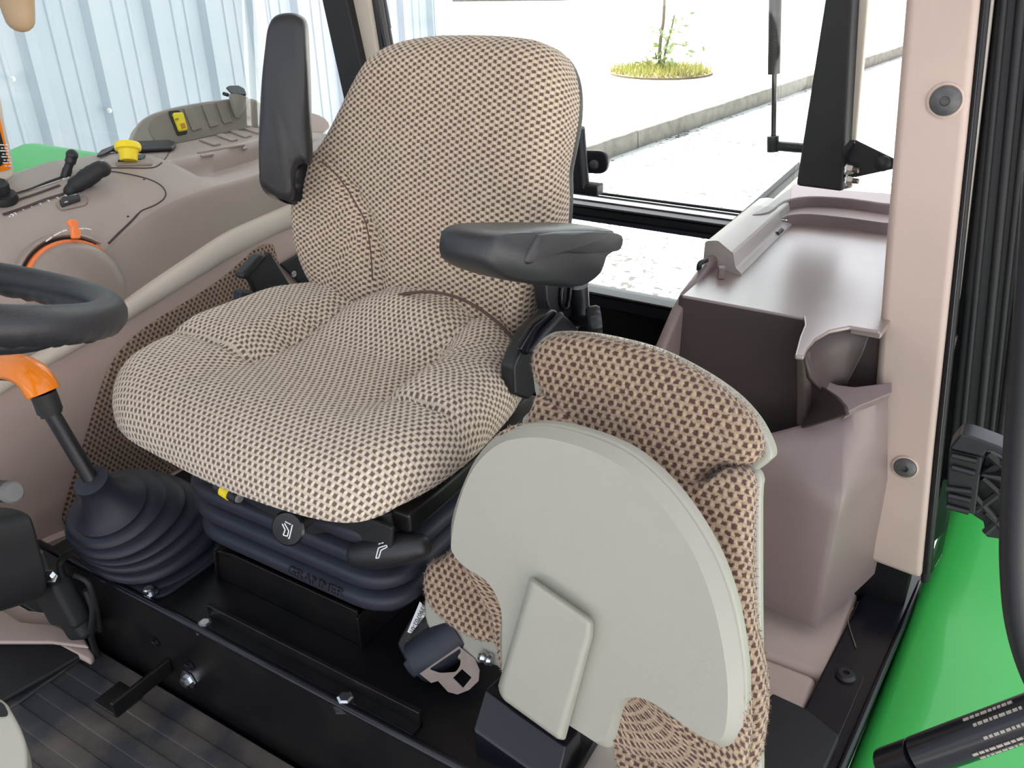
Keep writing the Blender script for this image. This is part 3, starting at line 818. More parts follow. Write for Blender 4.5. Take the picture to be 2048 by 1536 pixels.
def back_top(u, v):
    h = 0.012
    for s, c in ((1, CL), (-1, CR_)):
        ce = at_v(c, v)
        if ce is None:
            continue
        d = (u - ce) * s
        fade = 1 - sstep(c[-1][0] - 0.05, c[-1][0], v) * 0.7
        k = 1.0 if s == 1 else 0.55
        h += 0.012 * sstep(-0.002, 0.035, d) * fade
        h -= 0.009 * k * math.exp(-(d / 0.006) ** 2) * fade
    h += 0.012 * math.exp(-((v + 0.06) / 0.11) ** 2) * (1 - sstep(0.05, 0.16, abs(u + 0.02)))
    h += 0.010 * sstep(0.13, 0.2, abs(u)) * sstep(0.12, 0.2, v)
    return h
pad('backrest', cr(bw2, 4, True), bo, X1, bv, bn, FABRIC, ds, top=back_top, r1=0.042, r2=0.02, depth=0.075, centre=(0, 0.0), nr=34)
sc2 = [V((p.x * 0.985 + (0.006 if p.x < 0 else -0.004), p.y * 0.985)) for p in cr(bw2, 3, True)]
prism('back_shell', [bo + X1 * p.x + bv * p.y - bn * 0.072 for p in sc2], -bn * 0.02, BLACK, ds, bevel=0.004)
CREASEM = plastic('crease shade brown', srgb(96, 72, 66), 0.9, 800, 0.2)  # dark tubes along the cushion and backrest creases stand in for shade
tube('crease_shade', cr([PY(p, -0.142) for p in [(690, 634), (720, 618), (770, 598), (815, 587), (860, 584), (905, 592), (950, 612), (995, 645), (1032, 684)]], 5), 0.0022, CREASEM, ds, n=8)
tube('crease_shade', cr([PP(p, bP + bn * 0.0385, bn) for p in [(640, 322), (668, 345), (692, 375), (716, 415), (732, 448), (741, 501), (745, 560)]], 5), 0.0011, CREASEM, ds, n=6)
# seat pan, bellows, mounting bracket
def rrect(cx, cy, hx, hy, r, z, n=6):
    return [V((p.x, p.y, z)) for p in rpoly([(cx - hx, cy - hy, 0), (cx + hx, cy - hy, 0), (cx + hx, cy + hy, 0), (cx - hx, cy + hy, 0)], r, n)]
SXc, SYc = -0.056, -0.02
prism('seat_pan', rrect(SXc + 0.01, SYc + 0.01, 0.185, 0.165, 0.05, 0.352), V((0, 0, -0.022)), BLACKM, ds, bevel=0.004)
prism('pan_front_flange', [V((0.09, 0.158, 0.352)), V((-0.24, 0.158, 0.352)), V((-0.235, 0.158, 0.318)), V((-0.15, 0.158, 0.312)), V((-0.12, 0.158, 0.296)), V((-0.03, 0.158, 0.302)), V((0.08, 0.158, 0.322))], V((0, -0.006, 0)), BLACKM, ds, bevel=0.002)
secs = []
zt_, zb_ = 0.335, 0.205
nf = 4; steps = 40
for i in range(steps + 1):
    t = i / steps; z = zt_ + (zb_ - zt_) * t
    ph = (t * nf) % 1.0
    g = -0.020 * math.exp(-((ph - 1.0) / 0.13) ** 2) - 0.020 * math.exp(-(ph / 0.13) ** 2) if 0.02 < t < 0.98 else -0.004
    g += 0.004 * math.sin(math.pi * ph)
    grow = 0.0 - 0.004 * t
    secs.append(rrect(SXc, SYc, 0.172 + g + grow, 0.178 + g + grow, 0.06, z, 7))
loft('bellows', secs, RUBBER, ds, closed=True, caps=True, smooth=60)
prism('base_plate', rrect(SXc, SYc, 0.158, 0.160, 0.045, 0.206), V((0, 0, -0.010)), BLACKM, ds, bevel=0.003)
t0 = V((SXc - 0.035, SYc + 0.179, 0.226))
text('bellows_lettering', 'GRAMMER', t0 + V((-0.02, 0, 0)), (-1, 0, 0.0), (0, -0.05, 1), 0.019, RUBBER, ds, ext=0.0012, shear=0.25)
mb = thing('seat_mount', 'black folded steel bracket under the seat bellows', 'bracket', (SXc, 0.0, 0.142))
prism('front_plate', [V((0.085, 0.15, 0.1425)), V((0.07, 0.15, 0.192)), V((0.045, 0.15, 0.196)), V((-0.165, 0.15, 0.196)), V((-0.17, 0.15, 0.1425))], V((0, -0.004, 0)), BLKMETAL, mb, bevel=0.001)
prism('side_plate', [V((-0.17, 0.154, 0.1425)), V((-0.17, 0.154, 0.19)), V((-0.17, 0.10, 0.196)), V((-0.17, -0.18, 0.196)), V((-0.17, -0.18, 0.1425))], V((0.004, 0, 0)), BLKMETAL, mb, bevel=0.001)
prism('side_plate', [V((0.085, 0.154, 0.1425)), V((0.078, 0.154, 0.19)), V((0.078, 0.10, 0.196)), V((0.078, -0.18, 0.196)), V((0.085, -0.18, 0.1425))], V((-0.004, 0, 0)), BLKMETAL, mb, bevel=0.001)
prism('flap', [V((0.082, 0.15, 0.19)), V((0.05, 0.15, 0.19)), V((0.04, 0.10, 0.20)), V((0.075, 0.10, 0.20))], V((0, 0, -0.003)), BLKMETAL, mb, bevel=0.001)
# weight indicator, fore-aft knob, height lever
wp = PY((458, 984), 0.165)
tube('indicator_tube', [wp + V((0.018, 0, 0.004)), wp + V((-0.016, 0, -0.003))], 0.0085, BLACK, ds, n=14)
tube('indicator_sleeve', [wp + V((0.0075, 0.001, 0.0025)), wp + V((-0.0045, 0.001, -0.0005))], 0.0089, YELLOW, ds, n=14)
lathe('indicator_cap', [(0.0065, 0), (0.005, 0.003)], wp + V((-0.016, 0, -0.003)), (-1, 0, -0.2), SKYGREY, ds, n=12)
kp = PY((578, 1056), 0.20)
kn_ = V((-0.25, 0.85, 0.35)).normalized()
lathe('adjust_knob', [(0.019, 0.0), (0.0195, 0.002), (0.0175, 0.004), (0.001, 0.0042)], kp, kn_, BLKPAINT, ds, n=28)
tube('knob_stem', [kp, kp - kn_ * 0.03 + V((-0.012, 0, 0.006))], 0.006, BLACK, ds, n=10)
box('knob_clamp', PY((601, 1040), 0.175), (0.020, 0.016, 0.018), ZINC, ds, bevel=0.004)
ku = X1 * -1; ku = (ku - kn_ * ku.dot(kn_)).normalized(); kv = kn_.cross(ku) * -1
if kv.z < 0: kv = -kv
S = 0.0125
seat_sym = [((-.5, .35), (-.15, -.1)), ((-.15, -.1), (-.25, -.6)), ((-.25, -.6), (.15, -.6)), ((.15, -.6), (.2, -.1)), ((.2, -.1), (-.3, .45)), ((.45, .5), (.35, -.75)), ((.35, -.75), (.25, -.75)), ((-.25, .62), (.0, .55)), ((.05, .55), (.3, .5))]
strokes('knob_symbol', [((a[0] * S, a[1] * S), (b[0] * S, b[1] * S)) for a, b in seat_sym], kp + kn_ * 0.0044, ku, kv, kn_, 0.0011, WHITE, ds)
la = PY((722, 1108), 0.158); lb_ = PY((838, 1092), 0.135)
d = (lb_ - la)
lv = [la, la + d * 0.15, la + d * 0.5, la + d * 0.85, lb_]
tube('height_lever', lv, [0.016, 0.0185, 0.0195, 0.018, 0.014], BLACK, ds, n=16, round_end=True, flat=1.0)
ln = (CAM - la).normalized(); lu = d.normalized(); lw = ln.cross(lu); ln = lu.cross(lw).normalized()
ls = [((0.55, .5), (-.35, .35)), ((-.35, .35), (-.75, -.6)), ((-.75, -.6), (-.45, -.6)), ((-.45, -.6), (-.1, .1)), ((-.1, .1), (.55, .3)), ((.55, .5), (.55, .3)), ((-.3, .7), (-.05, .75)), ((.05, .75), (.3, .8))]
strokes('lever_symbol', [((a[0] * .011, a[1] * .011), (b[0] * .011, b[1] * .011)) for a, b in ls], la + d * 0.52 + ln * 0.0198, lu, lw, ln, 0.0011, WHITE, ds)
# seat side cover, recliner, near armrest bracket and knob
def side_poly(pts, x): return [PX(p, x) for p in pts]
prism('side_cover', side_poly([(1028, 735), (1042, 700), (1062, 662), (1105, 622), (1128, 628), (1160, 655), (1120, 720), (1060, 800), (1030, 790)], -0.262), V((0.02, 0, 0)), BLACK, ds, bevel=0.004)
prism('recliner_cover', side_poly([(1040, 700), (1070, 650), (1108, 620), (1118, 622), (1085, 668), (1056, 712)], -0.272), V((0.01, 0, 0)), BLKPAINT, ds, bevel=0.003)
tube('recline_lever', [PX((1062, 700), -0.272), PX((1085, 668), -0.275), PX((1120, 632), -0.278)], [0.005, 0.006, 0.005], BLACK, ds, n=10, round_end=True)
prism('armrest_bracket', side_poly([(1092, 560), (1168, 560), (1172, 640), (1150, 672), (1105, 640), (1094, 600)], -0.245), V((0.02, 0, 0)), BLACK, ds, bevel=0.004)
tube('slot_rim', cr([PX((1124, 575), -0.248), PX((1122, 600), -0.248), PX((1126, 616), -0.248), PX((1136, 612), -0.248), PX((1141, 575), -0.248)], 5), 0.003, BLKPAINT, ds, n=8)
prism('bracket_slot', side_poly([(1128, 575), (1134, 575), (1133, 605), (1128, 605)], -0.2455), V((0.003, 0, 0)), DARK, ds, bevel=0)
tube('bracket_post', [PX((1160, 640), -0.25), PX((1156, 570), -0.25)], 0.014, BLACK, ds, n=12)
kc = PX((1180, 643), -0.285); ka2 = V((-0.8, -0.5, 0.1)).normalized()
prof = []
vs_, fs = [], []
u_, w_ = frame_dirs(ka2); n = 40
for hh, base in [(-0.004, 0.016), (0.0, 0.020), (0.010, 0.0205), (0.014, 0.018), (0.015, 0.006)]:
    for k in range(n):
        a = 2 * math.pi * k / n; r = base * (1 + 0.06 * math.cos(a * 8) * (base > 0.01))
        vs_.append(kc + ka2 * hh + (u_ * math.cos(a) + w_ * math.sin(a)) * r)
for i in range(4):
    for k in range(n): fs.append((i * n + k, i * n + (k + 1) % n, (i + 1) * n + (k + 1) % n, (i + 1) * n + k))
fs.append(tuple(range(4 * n, 5 * n))); fs.append(tuple(range(n - 1, -1, -1)))
mesh_obj('tilt_knob', vs_, fs, BLACK, ds)
tube('knob_shaft', [kc, PX((1150, 640), -0.25)], 0.008, BLACK, ds, n=10)
# near armrest, folded down, pointing at the door
AX = -0.315
arm_px = [(976, 520), (980, 486), (992, 470), (1015, 462), (1060, 458), (1110, 455), (1170, 455), (1225, 458), (1238, 466), (1240, 482), (1236, 500), (1222, 512), (1216, 530), (1206, 552), (1180, 572), (1150, 579), (1100, 576), (1050, 568), (1010, 556), (985, 540)]
apts = [PX(p, AX) for p in arm_px]
ac = sum(apts, V((0, 0, 0))) / len(apts)
def armbody(name, outl, nvec, th, mat, parent, rr=0.014, groove=None):
    """rounded slab from an outline, bulging towards nvec"""
    c = sum(outl, V((0, 0, 0))) / len(outl); N = len(outl)
    secs = []
    for k in range(7):
        a = math.pi * k / 6
        off = -math.cos(a) * th / 2; ins = rr * (1 - math.sin(a) ** 0.6) if 0 < k < 6 else rr
        secs.append([p + (c - p).normalized() * min(ins, (c - p).length * 0.5) + nvec * (off + th / 2) for p in outl])
    vs_ = [p for s in secs for p in s]; fs = []
    for i in range(6):
        for j in range(N): fs.append((i * N + j, i * N + (j + 1) % N, (i + 1) * N + (j + 1) % N, (i + 1) * N + j))
    fs.append(tuple(range(N))); fs.append(tuple(range(6 * N, 7 * N)))
    return mesh_obj(name, vs_, fs, mat, parent, smooth=60)
ar = armbody('armrest', cr(apts, 4, True), V((1, 0, 0)), 0.062, ARMREST, ds, 0.012)
lab(ar, 'black armrest folded down at the door side')
lip = [PX(p, AX + 0.004) for p in [(1060, 520), (1075, 512), (1110, 508), (1160, 506), (1215, 503), (1236, 496), (1238, 470), (1200, 462), (1120, 462), (1075, 466), (1062, 472), (1040, 515), (1045, 528)]]
armbody('armrest_lip', cr([p for p in lip], 3, True), V((1, 0, 0)), 0.02, ARMREST, ds, 0.006).location = V((-0.006, 0, 0))
# far armrest, folded up
AN = V((-0.62, 0.76, 0.12)).normalized()
AP = PY((570, 200), -0.15)
far_px = [(513, 300), (514, 240), (519, 160), (528, 80), (534, 48), (548, 28), (575, 22), (598, 28), (610, 44), (614, 100), (618, 180), (620, 260), (620, 330), (605, 330), (590, 340), (583, 372), (584, 400), (575, 406), (550, 398), (525, 382), (516, 360)]
fpts = [PP(p, AP, AN) for p in far_px]
fr_ = armbody('armrest', cr(fpts, 4, True), -AN, 0.06, ARMREST, ds, 0.014)
lab(fr_, 'black armrest folded up at the console side')
rp = [PP(p, AP + AN * 0.002, AN) for p in [(558, 60), (566, 120), (565, 220), (562, 320), (548, 350), (545, 250), (549, 120)]]
fpv = PP((592, 366), AP - AN * 0.05, AN)
lathe('armrest_pivot', [(0.034, -0.05), (0.036, -0.012), (0.036, 0.0), (0.033, 0.004), (0.030, 0.004), (0.030, 0.010), (0.026, 0.013), (0.004, 0.014)], fpv + V((0.014, -0.012, 0)), V((-0.93, 0.35, 0.1)), BLKPAINT, ds, n=30)
# rail lever mark right of the bellows
rl = PX((975, 905), -0.24)
strokes('rail_symbol', [((-.012, .008), (.006, -.002)), ((.006, -.002), (.002, -.014)), ((-.004, .012), (-.001, .011)), ((.004, .008), (.006, .007)), ((.006, -.002), (.010, -.006))], rl, (-0.7, 0.7, 0), Z1, (-0.7, -0.7, 0.2), 0.003, WHITE, ds)
tube('rail_lever', [PX((985, 880), -0.235), PX((960, 930), -0.235)], 0.012, BLACK, ds, n=12, round_end=True)
bbox('seat_rail', (-0.25, -0.16, 0.335), (-0.225, 0.14, 0.36), BLKMETAL, ds, bevel=0.004)
# buckle stalk and switch panel on the far side of the cushion
bk = thing('buckle_holder', 'black folded steel buckle holder behind the far edge of the seat cushion', 'bracket', PX((560, 640), 0.27))
BX = 0.275
prism('plate', [PX(p, BX) for p in [(497, 552), (542, 504), (612, 620), (620, 650), (510, 640), (520, 600)]], V((0.012, 0, 0)), BLACKM, bk, bevel=0.003)
prism('rolled_edge', [PX(p, BX - 0.004) for p in [(484, 556), (488, 545), (520, 512), (534, 508), (530, 520), (500, 556), (492, 560)]], V((0.02, 0, 0)), BLACK, bk, bevel=0.005, segs=3)
prism('stalk_cover', [PX(p, BX - 0.006) for p in [(483, 582), (508, 582), (514, 612), (508, 660), (480, 660)]], V((0.02, 0, 0)), RUBBER, bk, bevel=0.004)

# ================================================================== PASSENGER SEAT (folded)
ps = thing('passenger_seat', 'small folded passenger seat with grey shell and brown checked cloth in the foreground', 'seat', (-0.46, 0.15, 0.13))
PH = math.radians(16)
pn = V((0, math.cos(PH), math.sin(PH))); pv_ = V((0, -math.sin(PH), math.cos(PH)))
sP = PY((1180, 1180), 0.16)
def S2(p, off=0.0): return PP(p, sP + pn * off, pn)
# underside shell of the seat squab
sh_px = [(885, 1078), (888, 1040), (905, 985), (935, 922), (978, 876), (1030, 856), (1075, 852), (1130, 862), (1200, 885), (1262, 918), (1330, 980), (1388, 1058), (1432, 1140), (1462, 1230), (1480, 1330), (1485, 1410), (1482, 1470), (1470, 1502), (1448, 1516), (1425, 1508), (1380, 1478), (1320, 1440), (1290, 1418), (1265, 1410), (1245, 1425), (1235, 1460), (1226, 1495), (1210, 1512), (1185, 1505), (1150, 1478), (1080, 1430), (1010, 1392), (993, 1370), (988, 1330), (984, 1290), (988, 1240), (982, 1205), (965, 1175), (935, 1155), (905, 1135), (890, 1112)]
shp = [S2(p) for p in cr([V((a, b)) for a, b in sh_px], 3, True)]
def shell(name, pts, n, mat, parent, rim=0.024, rise=0.010, thick=0.022):
    """rimmed plastic pan: flat field, raised soft rim, turned edge"""
    ctr = sum(pts, V((0, 0, 0))) / len(pts)
    # inward normals in plane
    N = len(pts); inw = []
    for i in range(N):
        t = (pts[(i + 2) % N] - pts[i - 2]).normalized()
        q = n.cross(t)
        inw.append(q)
    area = sum((pts[i] - ctr).cross(pts[(i + 1) % N] - ctr).dot(n) for i in range(N))
    if area < 0: inw = [-q for q in inw]
    prof = [(0.004, -0.034), (0.0, -0.030), (0.0, -0.020), (0.0012, -0.0165), (0.004, -0.014), (0.015, -0.0025), (0.0185, -0.0006), (0.022, 0.0)]
    secs = [[p + q * a + n * h for p, q in zip(pts, inw)] for a, h in prof]
    vs_ = [p for s in secs for p in s]; fs = []
    R = len(secs)
    for i in range(R - 1):
        for j in range(N): fs.append((i * N + j, i * N + (j + 1) % N, (i + 1) * N + (j + 1) % N, (i + 1) * N + j))
    fs.append(tuple(range((R - 1) * N, R * N))); fs.append(tuple(range(N - 1, -1, -1)))
    return mesh_obj(name, vs_, fs, mat, parent, smooth=50)
prism('squab_shell', [p - pn * 0.0125 for p in shp], -pn * 0.022, SHELL, ps, bevel=0.005, segs=3)
inner = [S2(p, 0.0) for p in cr([V(p) for p in [(912, 1085), (925, 1020), (955, 945), (1000, 902), (1050, 888), (1110, 892), (1185, 918), (1250, 955), (1310, 1015), (1362, 1090), (1400, 1170), (1430, 1270), (1445, 1380), (1440, 1450), (1420, 1470), (1380, 1445), (1300, 1390), (1255, 1380), (1225, 1400), (1212, 1450), (1190, 1475), (1150, 1455), (1040, 1380), (1012, 1350), (1010, 1300), (1014, 1240), (1005, 1195), (975, 1150), (930, 1122)]], 4, True)]
shc = sum(shp, V((0, 0, 0))) / len(shp)
def sloped_field(name, outer_l, inner_l, nvec, mat, parent):
    bm = bmesh.new(); edges = []; il = []
    for lp in (outer_l, inner_l):
        vv = [bm.verts.new(p) for p in lp]; ee = []
        for i in range(len(vv)):
            ee.append(bm.edges.new((vv[i], vv[(i + 1) % len(vv)])))
        edges += ee; il = ee
    bmesh.ops.triangle_fill(bm, use_beauty=True, use_dissolve=False, edges=edges, normal=nvec)
    bmesh.ops.triangle_fill(bm, use_beauty=True, use_dissolve=False, edges=il, normal=nvec)
    bmesh.ops.recalc_face_normals(bm, faces=bm.faces)
    for f in bm.faces:
        if f.normal.dot(nvec) < 0: f.normal_flip()
        f.smooth = True
    me = bpy.data.meshes.new(name); bm.to_mesh(me); bm.free(); me.materials.append(mat)
    o = bpy.data.objects.new(name, me); COL.objects.link(o); setpar(o, parent)
    me.set_sharp_from_angle(angle=math.radians(18))
    return o
ring_in = [V((p.x, p.y)) for p in cr([V(p) for p in [(902, 1085), (915, 1015), (945, 940), (992, 892), (1045, 876), (1110, 880), (1190, 905), (1256, 944), (1318, 1005), (1372, 1080), (1410, 1160), (1438, 1255), (1455, 1370), (1450, 1460), (1428, 1482), (1385, 1462), (1310, 1408), (1262, 1394), (1232, 1412), (1216, 1462), (1196, 1484), (1156, 1462), (1045, 1390), (1008, 1362), (1004, 1320), (1004, 1240), (996, 1200), (972, 1162), (930, 1134), (908, 1110)]], 5, True)]
sloped_field('shell_field', [p + (shc - p) * 0.012 - pn * 0.0122 for p in shp], [S2((p.x, p.y), 0.0) for p in ring_in], pn, SHELL, ps)
# raised wedge in the middle of the shell
wv = [S2(p, 0.0005) for p in [(1060, 1148), (1190, 1238), (1188, 1275), (1133, 1486), (1000, 1392), (995, 1370)]]
wt = [S2(p, 0.016) for p in [(1062, 1160), (1182, 1243), (1178, 1275), (1118, 1482), (1004, 1398), (1000, 1375)]]
wf = [tuple(range(6, 12))] + [(i, (i + 1) % 6, 6 + (i + 1) % 6, 6 + i) for i in range(6)] + [tuple(range(5, -1, -1))]
mesh_obj('shell_wedge', wv + wt, wf, SHELL, ps, bevel=0.005, segs=4)
# squab foam behind the shell
foam_px = [(960, 1090), (962, 1000), (985, 925), (1015, 872), (1050, 842), (1095, 836), (1170, 852), (1250, 885), (1335, 955), (1400, 1035), (1455, 1130), (1492, 1230), (1512, 1330), (1520, 1420), (1508, 1490), (1470, 1520), (1380, 1500), (1250, 1450), (1150, 1400), (1050, 1330), (1015, 1200)]
fP = sP - pn * 0.055
fo = PP((1200, 1180), fP, pn)
f2 = []
for p in foam_px:
    w = PP(p, fP, pn) - fo; f2.append(V((w.x, w.dot(pv_))))
pad('squab_cushion', cr(f2, 5, True), fo, X1, pv_, -pn, FABRIC2, ps, r1=0.03, r2=0.012, depth=0.045, nr=8)
# backrest: head lobe, body with lower wings, shell behind
BL = math.radians(20)
qn = V((0, math.cos(BL), math.sin(BL))); qv = V((0, -math.sin(BL), math.cos(BL)))
hP = PY((1290, 820), 0.035)
ho = PP((1290, 800), hP, qn)
def to2(px, P0, n, o, v):
    w = PP(px, P0, n) - o; return V((w.x, w.dot(v)))
head_px = [(1056, 745), (1054, 715), (1066, 690), (1095, 672), (1140, 668), (1210, 678), (1290, 700), (1370, 738), (1440, 785), (1490, 832), (1515, 875), (1518, 905), (1505, 928), (1475, 934), (1440, 936), (1405, 960), (1390, 1000), (1300, 1000), (1150, 960), (1085, 850), (1072, 785)]
pad('headrest_cushion', cr([to2(p, hP, qn, ho, qv) for p in head_px], 5, True), ho, X1, qv, qn, FABRIC2, ps, top=lambda u, v: 0.004, r1=0.022, r2=0.012, depth=0.045, centre=(-0.02, -0.01), nr=10)
hs_px = [(1062, 720), (1095, 668), (1150, 664), (1225, 676), (1310, 700), (1395, 742), (1465, 790), (1510, 838), (1536, 885), (1543, 912), (1535, 925), (1505, 945), (1450, 948), (1380, 990), (1200, 960), (1090, 850)]
prism('headrest_shell', [PP(p, hP - qn * 0.022, qn) for p in cr([V(p) for p in hs_px], 4, True)], -qn * 0.03, SHELL, ps, bevel=0.006, segs=3)
bP2 = hP + qn * 0.012
body_px = [(1078, 790), (1052, 812), (1040, 850), (1030, 900), (1000, 960), (950, 1040), (880, 1112), (845, 1130), (833, 1165), (842, 1210), (880, 1252), (935, 1285), (985, 1300), (1080, 1390), (1180, 1450), (1225, 1490), (1240, 1560), (1330, 1600), (1440, 1610), (1500, 1560), (1520, 1480), (1524, 1400), (1512, 1320), (1500, 1240), (1496, 1100), (1500, 1000), (1496, 962), (1475, 942), (1440, 944), (1410, 965), (1350, 960), (1200, 880)]
bo2 = PP((1200, 1150), bP2, qn)
pad('back_cushion', cr([to2(p, bP2, qn, bo2, qv) for p in body_px], 5, True), bo2, X1, qv, qn, FABRIC2, ps, r1=0.02, r2=0.012, depth=0.042, nr=9)
bs_px = [(1060, 820), (1040, 920), (950, 1060), (880, 1125), (852, 1170), (846, 1232), (868, 1280), (900, 1310), (932, 1330), (990, 1334), (1080, 1410), (1230, 1500), (1300, 1600), (1500, 1600), (1520, 1480), (1519, 1200), (1519, 1000), (1522, 962), (1508, 940), (1470, 936), (1300, 930)]
prism('back_shell', [PP(p, bP2 - qn * 0.030, qn) for p in cr([V(p) for p in bs_px], 3, True)], -qn * 0.022, SHELL, ps, bevel=0.006, segs=3)
def pile(name, o, n, ln, wd, mat, parent):
    me = o.data; me.calc_loop_triangles()
    ul = me.uv_layers[0].data
    tris = list(me.loop_triangles); acc = []; tot = 0
    for t in tris: tot += t.area; acc.append(tot)
    import bisect
    vs_, fs, uv = [], [], []
    R_ = random.random
    for _ in range(n):
        t = tris[min(bisect.bisect(acc, R_() * tot), len(tris) - 1)]
        a, b = R_(), R_()
        if a + b > 1: a, b = 1 - a, 1 - b
        p0, p1, p2 = [me.vertices[i].co for i in t.vertices]
        q = p0 + (p1 - p0) * a + (p2 - p0) * b
        u0, u1, u2 = [V(ul[l].uv) for l in t.loops]
        uvq = u0 + (u1 - u0) * a + (u2 - u0) * b
        nn = t.normal + V((R_() - .5, R_() - .5, R_() - .5)) * 1.3
        nn.normalize(); sd = nn.cross(V((R_() - .5, R_() - .5, R_() - .5))).normalized() * wd
        k = len(vs_); L_ = ln * (0.5 + R_())
        vs_ += [q - sd - nn * 0.0005, q + sd - nn * 0.0005, q + nn * L_]; fs.append((k, k + 1, k + 2)); uv += [tuple(uvq)] * 3
    m2 = bpy.data.meshes.new(name); m2.from_pydata([tuple(v) for v in vs_], [], fs)
    l2 = m2.uv_layers.new(name='UVMap')
    for i, l in enumerate(m2.loops): l2.data[i].uv = uv[l.vertex_index]
    m2.materials.append(mat)
    ob = bpy.data.objects.new(name, m2); COL.objects.link(ob); setpar(ob, parent); ob['kind'] = 'stuff'
    return ob
for o_ in [c for c in ps.children if c.name.startswith(('headrest_cushion', 'back_cushion', 'squab_cushion'))]:
    pile('cloth_pile', o_, 16000, 0.0026, 0.0004, FABRIC2, ps)
for o_ in [c for c in ds.children if c.name.startswith(('backrest', 'seat_cushion'))]:
    pile('cloth_pile', o_, 14000, 0.0018, 0.0004, o_.data.materials[0], ds)
# hinge channel
ha = PY((985, 1392), 0.175); hb_ = PY((1150, 1500), 0.175)
prism('hinge_channel', [ha + V((0.01, 0.0, 0.004)), ha + V((0.006, 0.03, -0.022)), ha + V((0.0, 0.035, -0.055)), ha + V((0.004, -0.03, -0.055)), ha + V((0.008, -0.03, 0.0))], (hb_ - ha) + V((0.0, 0, -0.004)), BLKPAINT, ps, bevel=0.003)
lathe('hinge_spring', [(0.006, 0), (0.008, 0.004), (0.006, 0.008), (0.008, 0.012), (0.006, 0.016)], PY((985, 1322), 0.13), X1, CHROME, ps, n=12)

# seat belt retractor between the seats
sb_ = thing('belt_retractor', 'black seat belt retractor with plated steel bracket and white sticker between the seats', 'seat belt retractor', PZ((880, 1330), 0.15))
ra = PZ((812, 1312), 0.19); rb_ = PZ((905, 1215), 0.21)
RN = V((-0.2, 0.75, 0.62)).normalized()
RP = PZ((880, 1300), 0.168)
def R2(p, off=0.0): return PP(p, RP + RN * off, RN)
prism('housing', [R2(p) for p in [(818, 1240), (845, 1205), (905, 1250), (930, 1300), (850, 1345), (830, 1350), (812, 1330), (792, 1288)]], -RN * 0.04, BLACKM, sb_, bevel=0.004)
tube('spool', [R2((835, 1325), 0.0), R2((925, 1262), 0.0)], 0.026, RUBBER, sb_, n=20)
prism('end_cover', [R2(p, 0.012) for p in [(803, 1328), (815, 1315), (832, 1330), (838, 1352), (826, 1358), (814, 1345)]], -RN * 0.03, RUBBER, sb_, bevel=0.003)
# plated bracket with a slot and a square hole: built as a ring of quads
def holed_plate(name, outer, holes, nvec, th, mat, parent):
    bm = bmesh.new()
    loops = []
    edges = []
    for lp in [outer] + holes:
        vs__ = [bm.verts.new(p) for p in lp]
        for i in range(len(vs__)): edges.append(bm.edges.new((vs__[i], vs__[(i + 1) % len(vs__)])))
    bmesh.ops.triangle_fill(bm, use_beauty=True, use_dissolve=False, edges=edges, normal=nvec)
    geo = bmesh.ops.extrude_face_region(bm, geom=list(bm.faces))
    bmesh.ops.translate(bm, vec=nvec * -th, verts=[g for g in geo['geom'] if isinstance(g, bmesh.types.BMVert)])
    bmesh.ops.recalc_face_normals(bm, faces=bm.faces)
    me = bpy.data.meshes.new(name); bm.to_mesh(me); bm.free()
    me.materials.append(mat)
    o = bpy.data.objects.new(name, me); COL.objects.link(o); setpar(o, parent); return o
hp = [R2(p, 0.022) for p in [(838, 1334), (852, 1332), (915, 1290), (950, 1318), (959, 1340), (957, 1362), (938, 1380), (915, 1389), (896, 1384), (876, 1362), (862, 1366), (836, 1345)]]
holed_plate('bracket_plate', hp, [[R2(p, 0.022) for p in rpoly([(858, 1338, 0), (921, 1296, 0), (921, 1330, 0), (912, 1344, 0), (880, 1346, 0)], 5, 2)], [R2(p, 0.022) for p in [(906, 1356), (924, 1338), (943, 1355), (926, 1376)]]], RN, 0.003, ZINC, sb_)
lb2 = [R2(p, 0.027) for p in [(817, 1262), (842, 1202), (868, 1222), (824, 1266)]]
prism('sticker', [R2(p, 0.004) for p in [(815, 1264), (840, 1203), (858, 1222), (822, 1267)]], RN * 0.0008, WHITE, sb_, bevel=0)
dd = (R2((826, 1258), 0) - R2((846, 1216), 0)).normalized()
text('sticker_number', '60390702-01-AA', R2((832, 1244), 0.006), dd, RN.cross(dd), 0.0075, INK, sb_, ext=0.0002)
text('sticker_heading', 'PART NO', R2((847, 1230), 0.006), dd, RN.cross(dd), 0.0065, INK, sb_, ext=0.0002)

# ================================================================== RIGHT CONTROL CONSOLE
cc = thing('control_console', 'taupe and beige control console along the far side of the driver seat', 'console', (0.5, -0.15, 0.0))
def curve(px, x):
    pts = sorted([(PX(p, x).y, PX(p, x).z) for p in px])
    def f(y):
        if y <= pts[0][0]:
            a, b = pts[0], pts[1]
        elif y >= pts[-1][0]:
            a, b = pts[-2], pts[-1]
        else:
            for a, b in zip(pts, pts[1:]):
                if a[0] <= y <= b[0]: break
        t = (y - a[0]) / (b[0] - a[0])
        return a[1] + (b[1] - a[1]) * t
    return f
def smooth_f(f, w=0.03):
    return lambda y: sum(f(y + w * k / 3) for k in range(-3, 4)) / 7
ridge_t = smooth_f(curve([(-60, 785), (0, 745), (56, 715), (232, 612), (300, 563), (450, 463), (585, 405), (720, 350)], 0.415))
ridge_b = smooth_f(curve([(-60, 836), (0, 792), (83, 742), (200, 678), (300, 618), (450, 526), (530, 482), (585, 458), (720, 410)], 0.405))
crease = smooth_f(curve([(-60, 690), (0, 640), (140, 552), (215, 497), (290, 432), (360, 396), (430, 372), (512, 350), (620, 305), (720, 262)], 0.45), 0.02)
fare = smooth_f(curve([(-80, 372), (0, 352), (35, 344), (100, 322), (180, 311), (350, 288), (510, 255), (640, 232)], 0.70), 0.02)
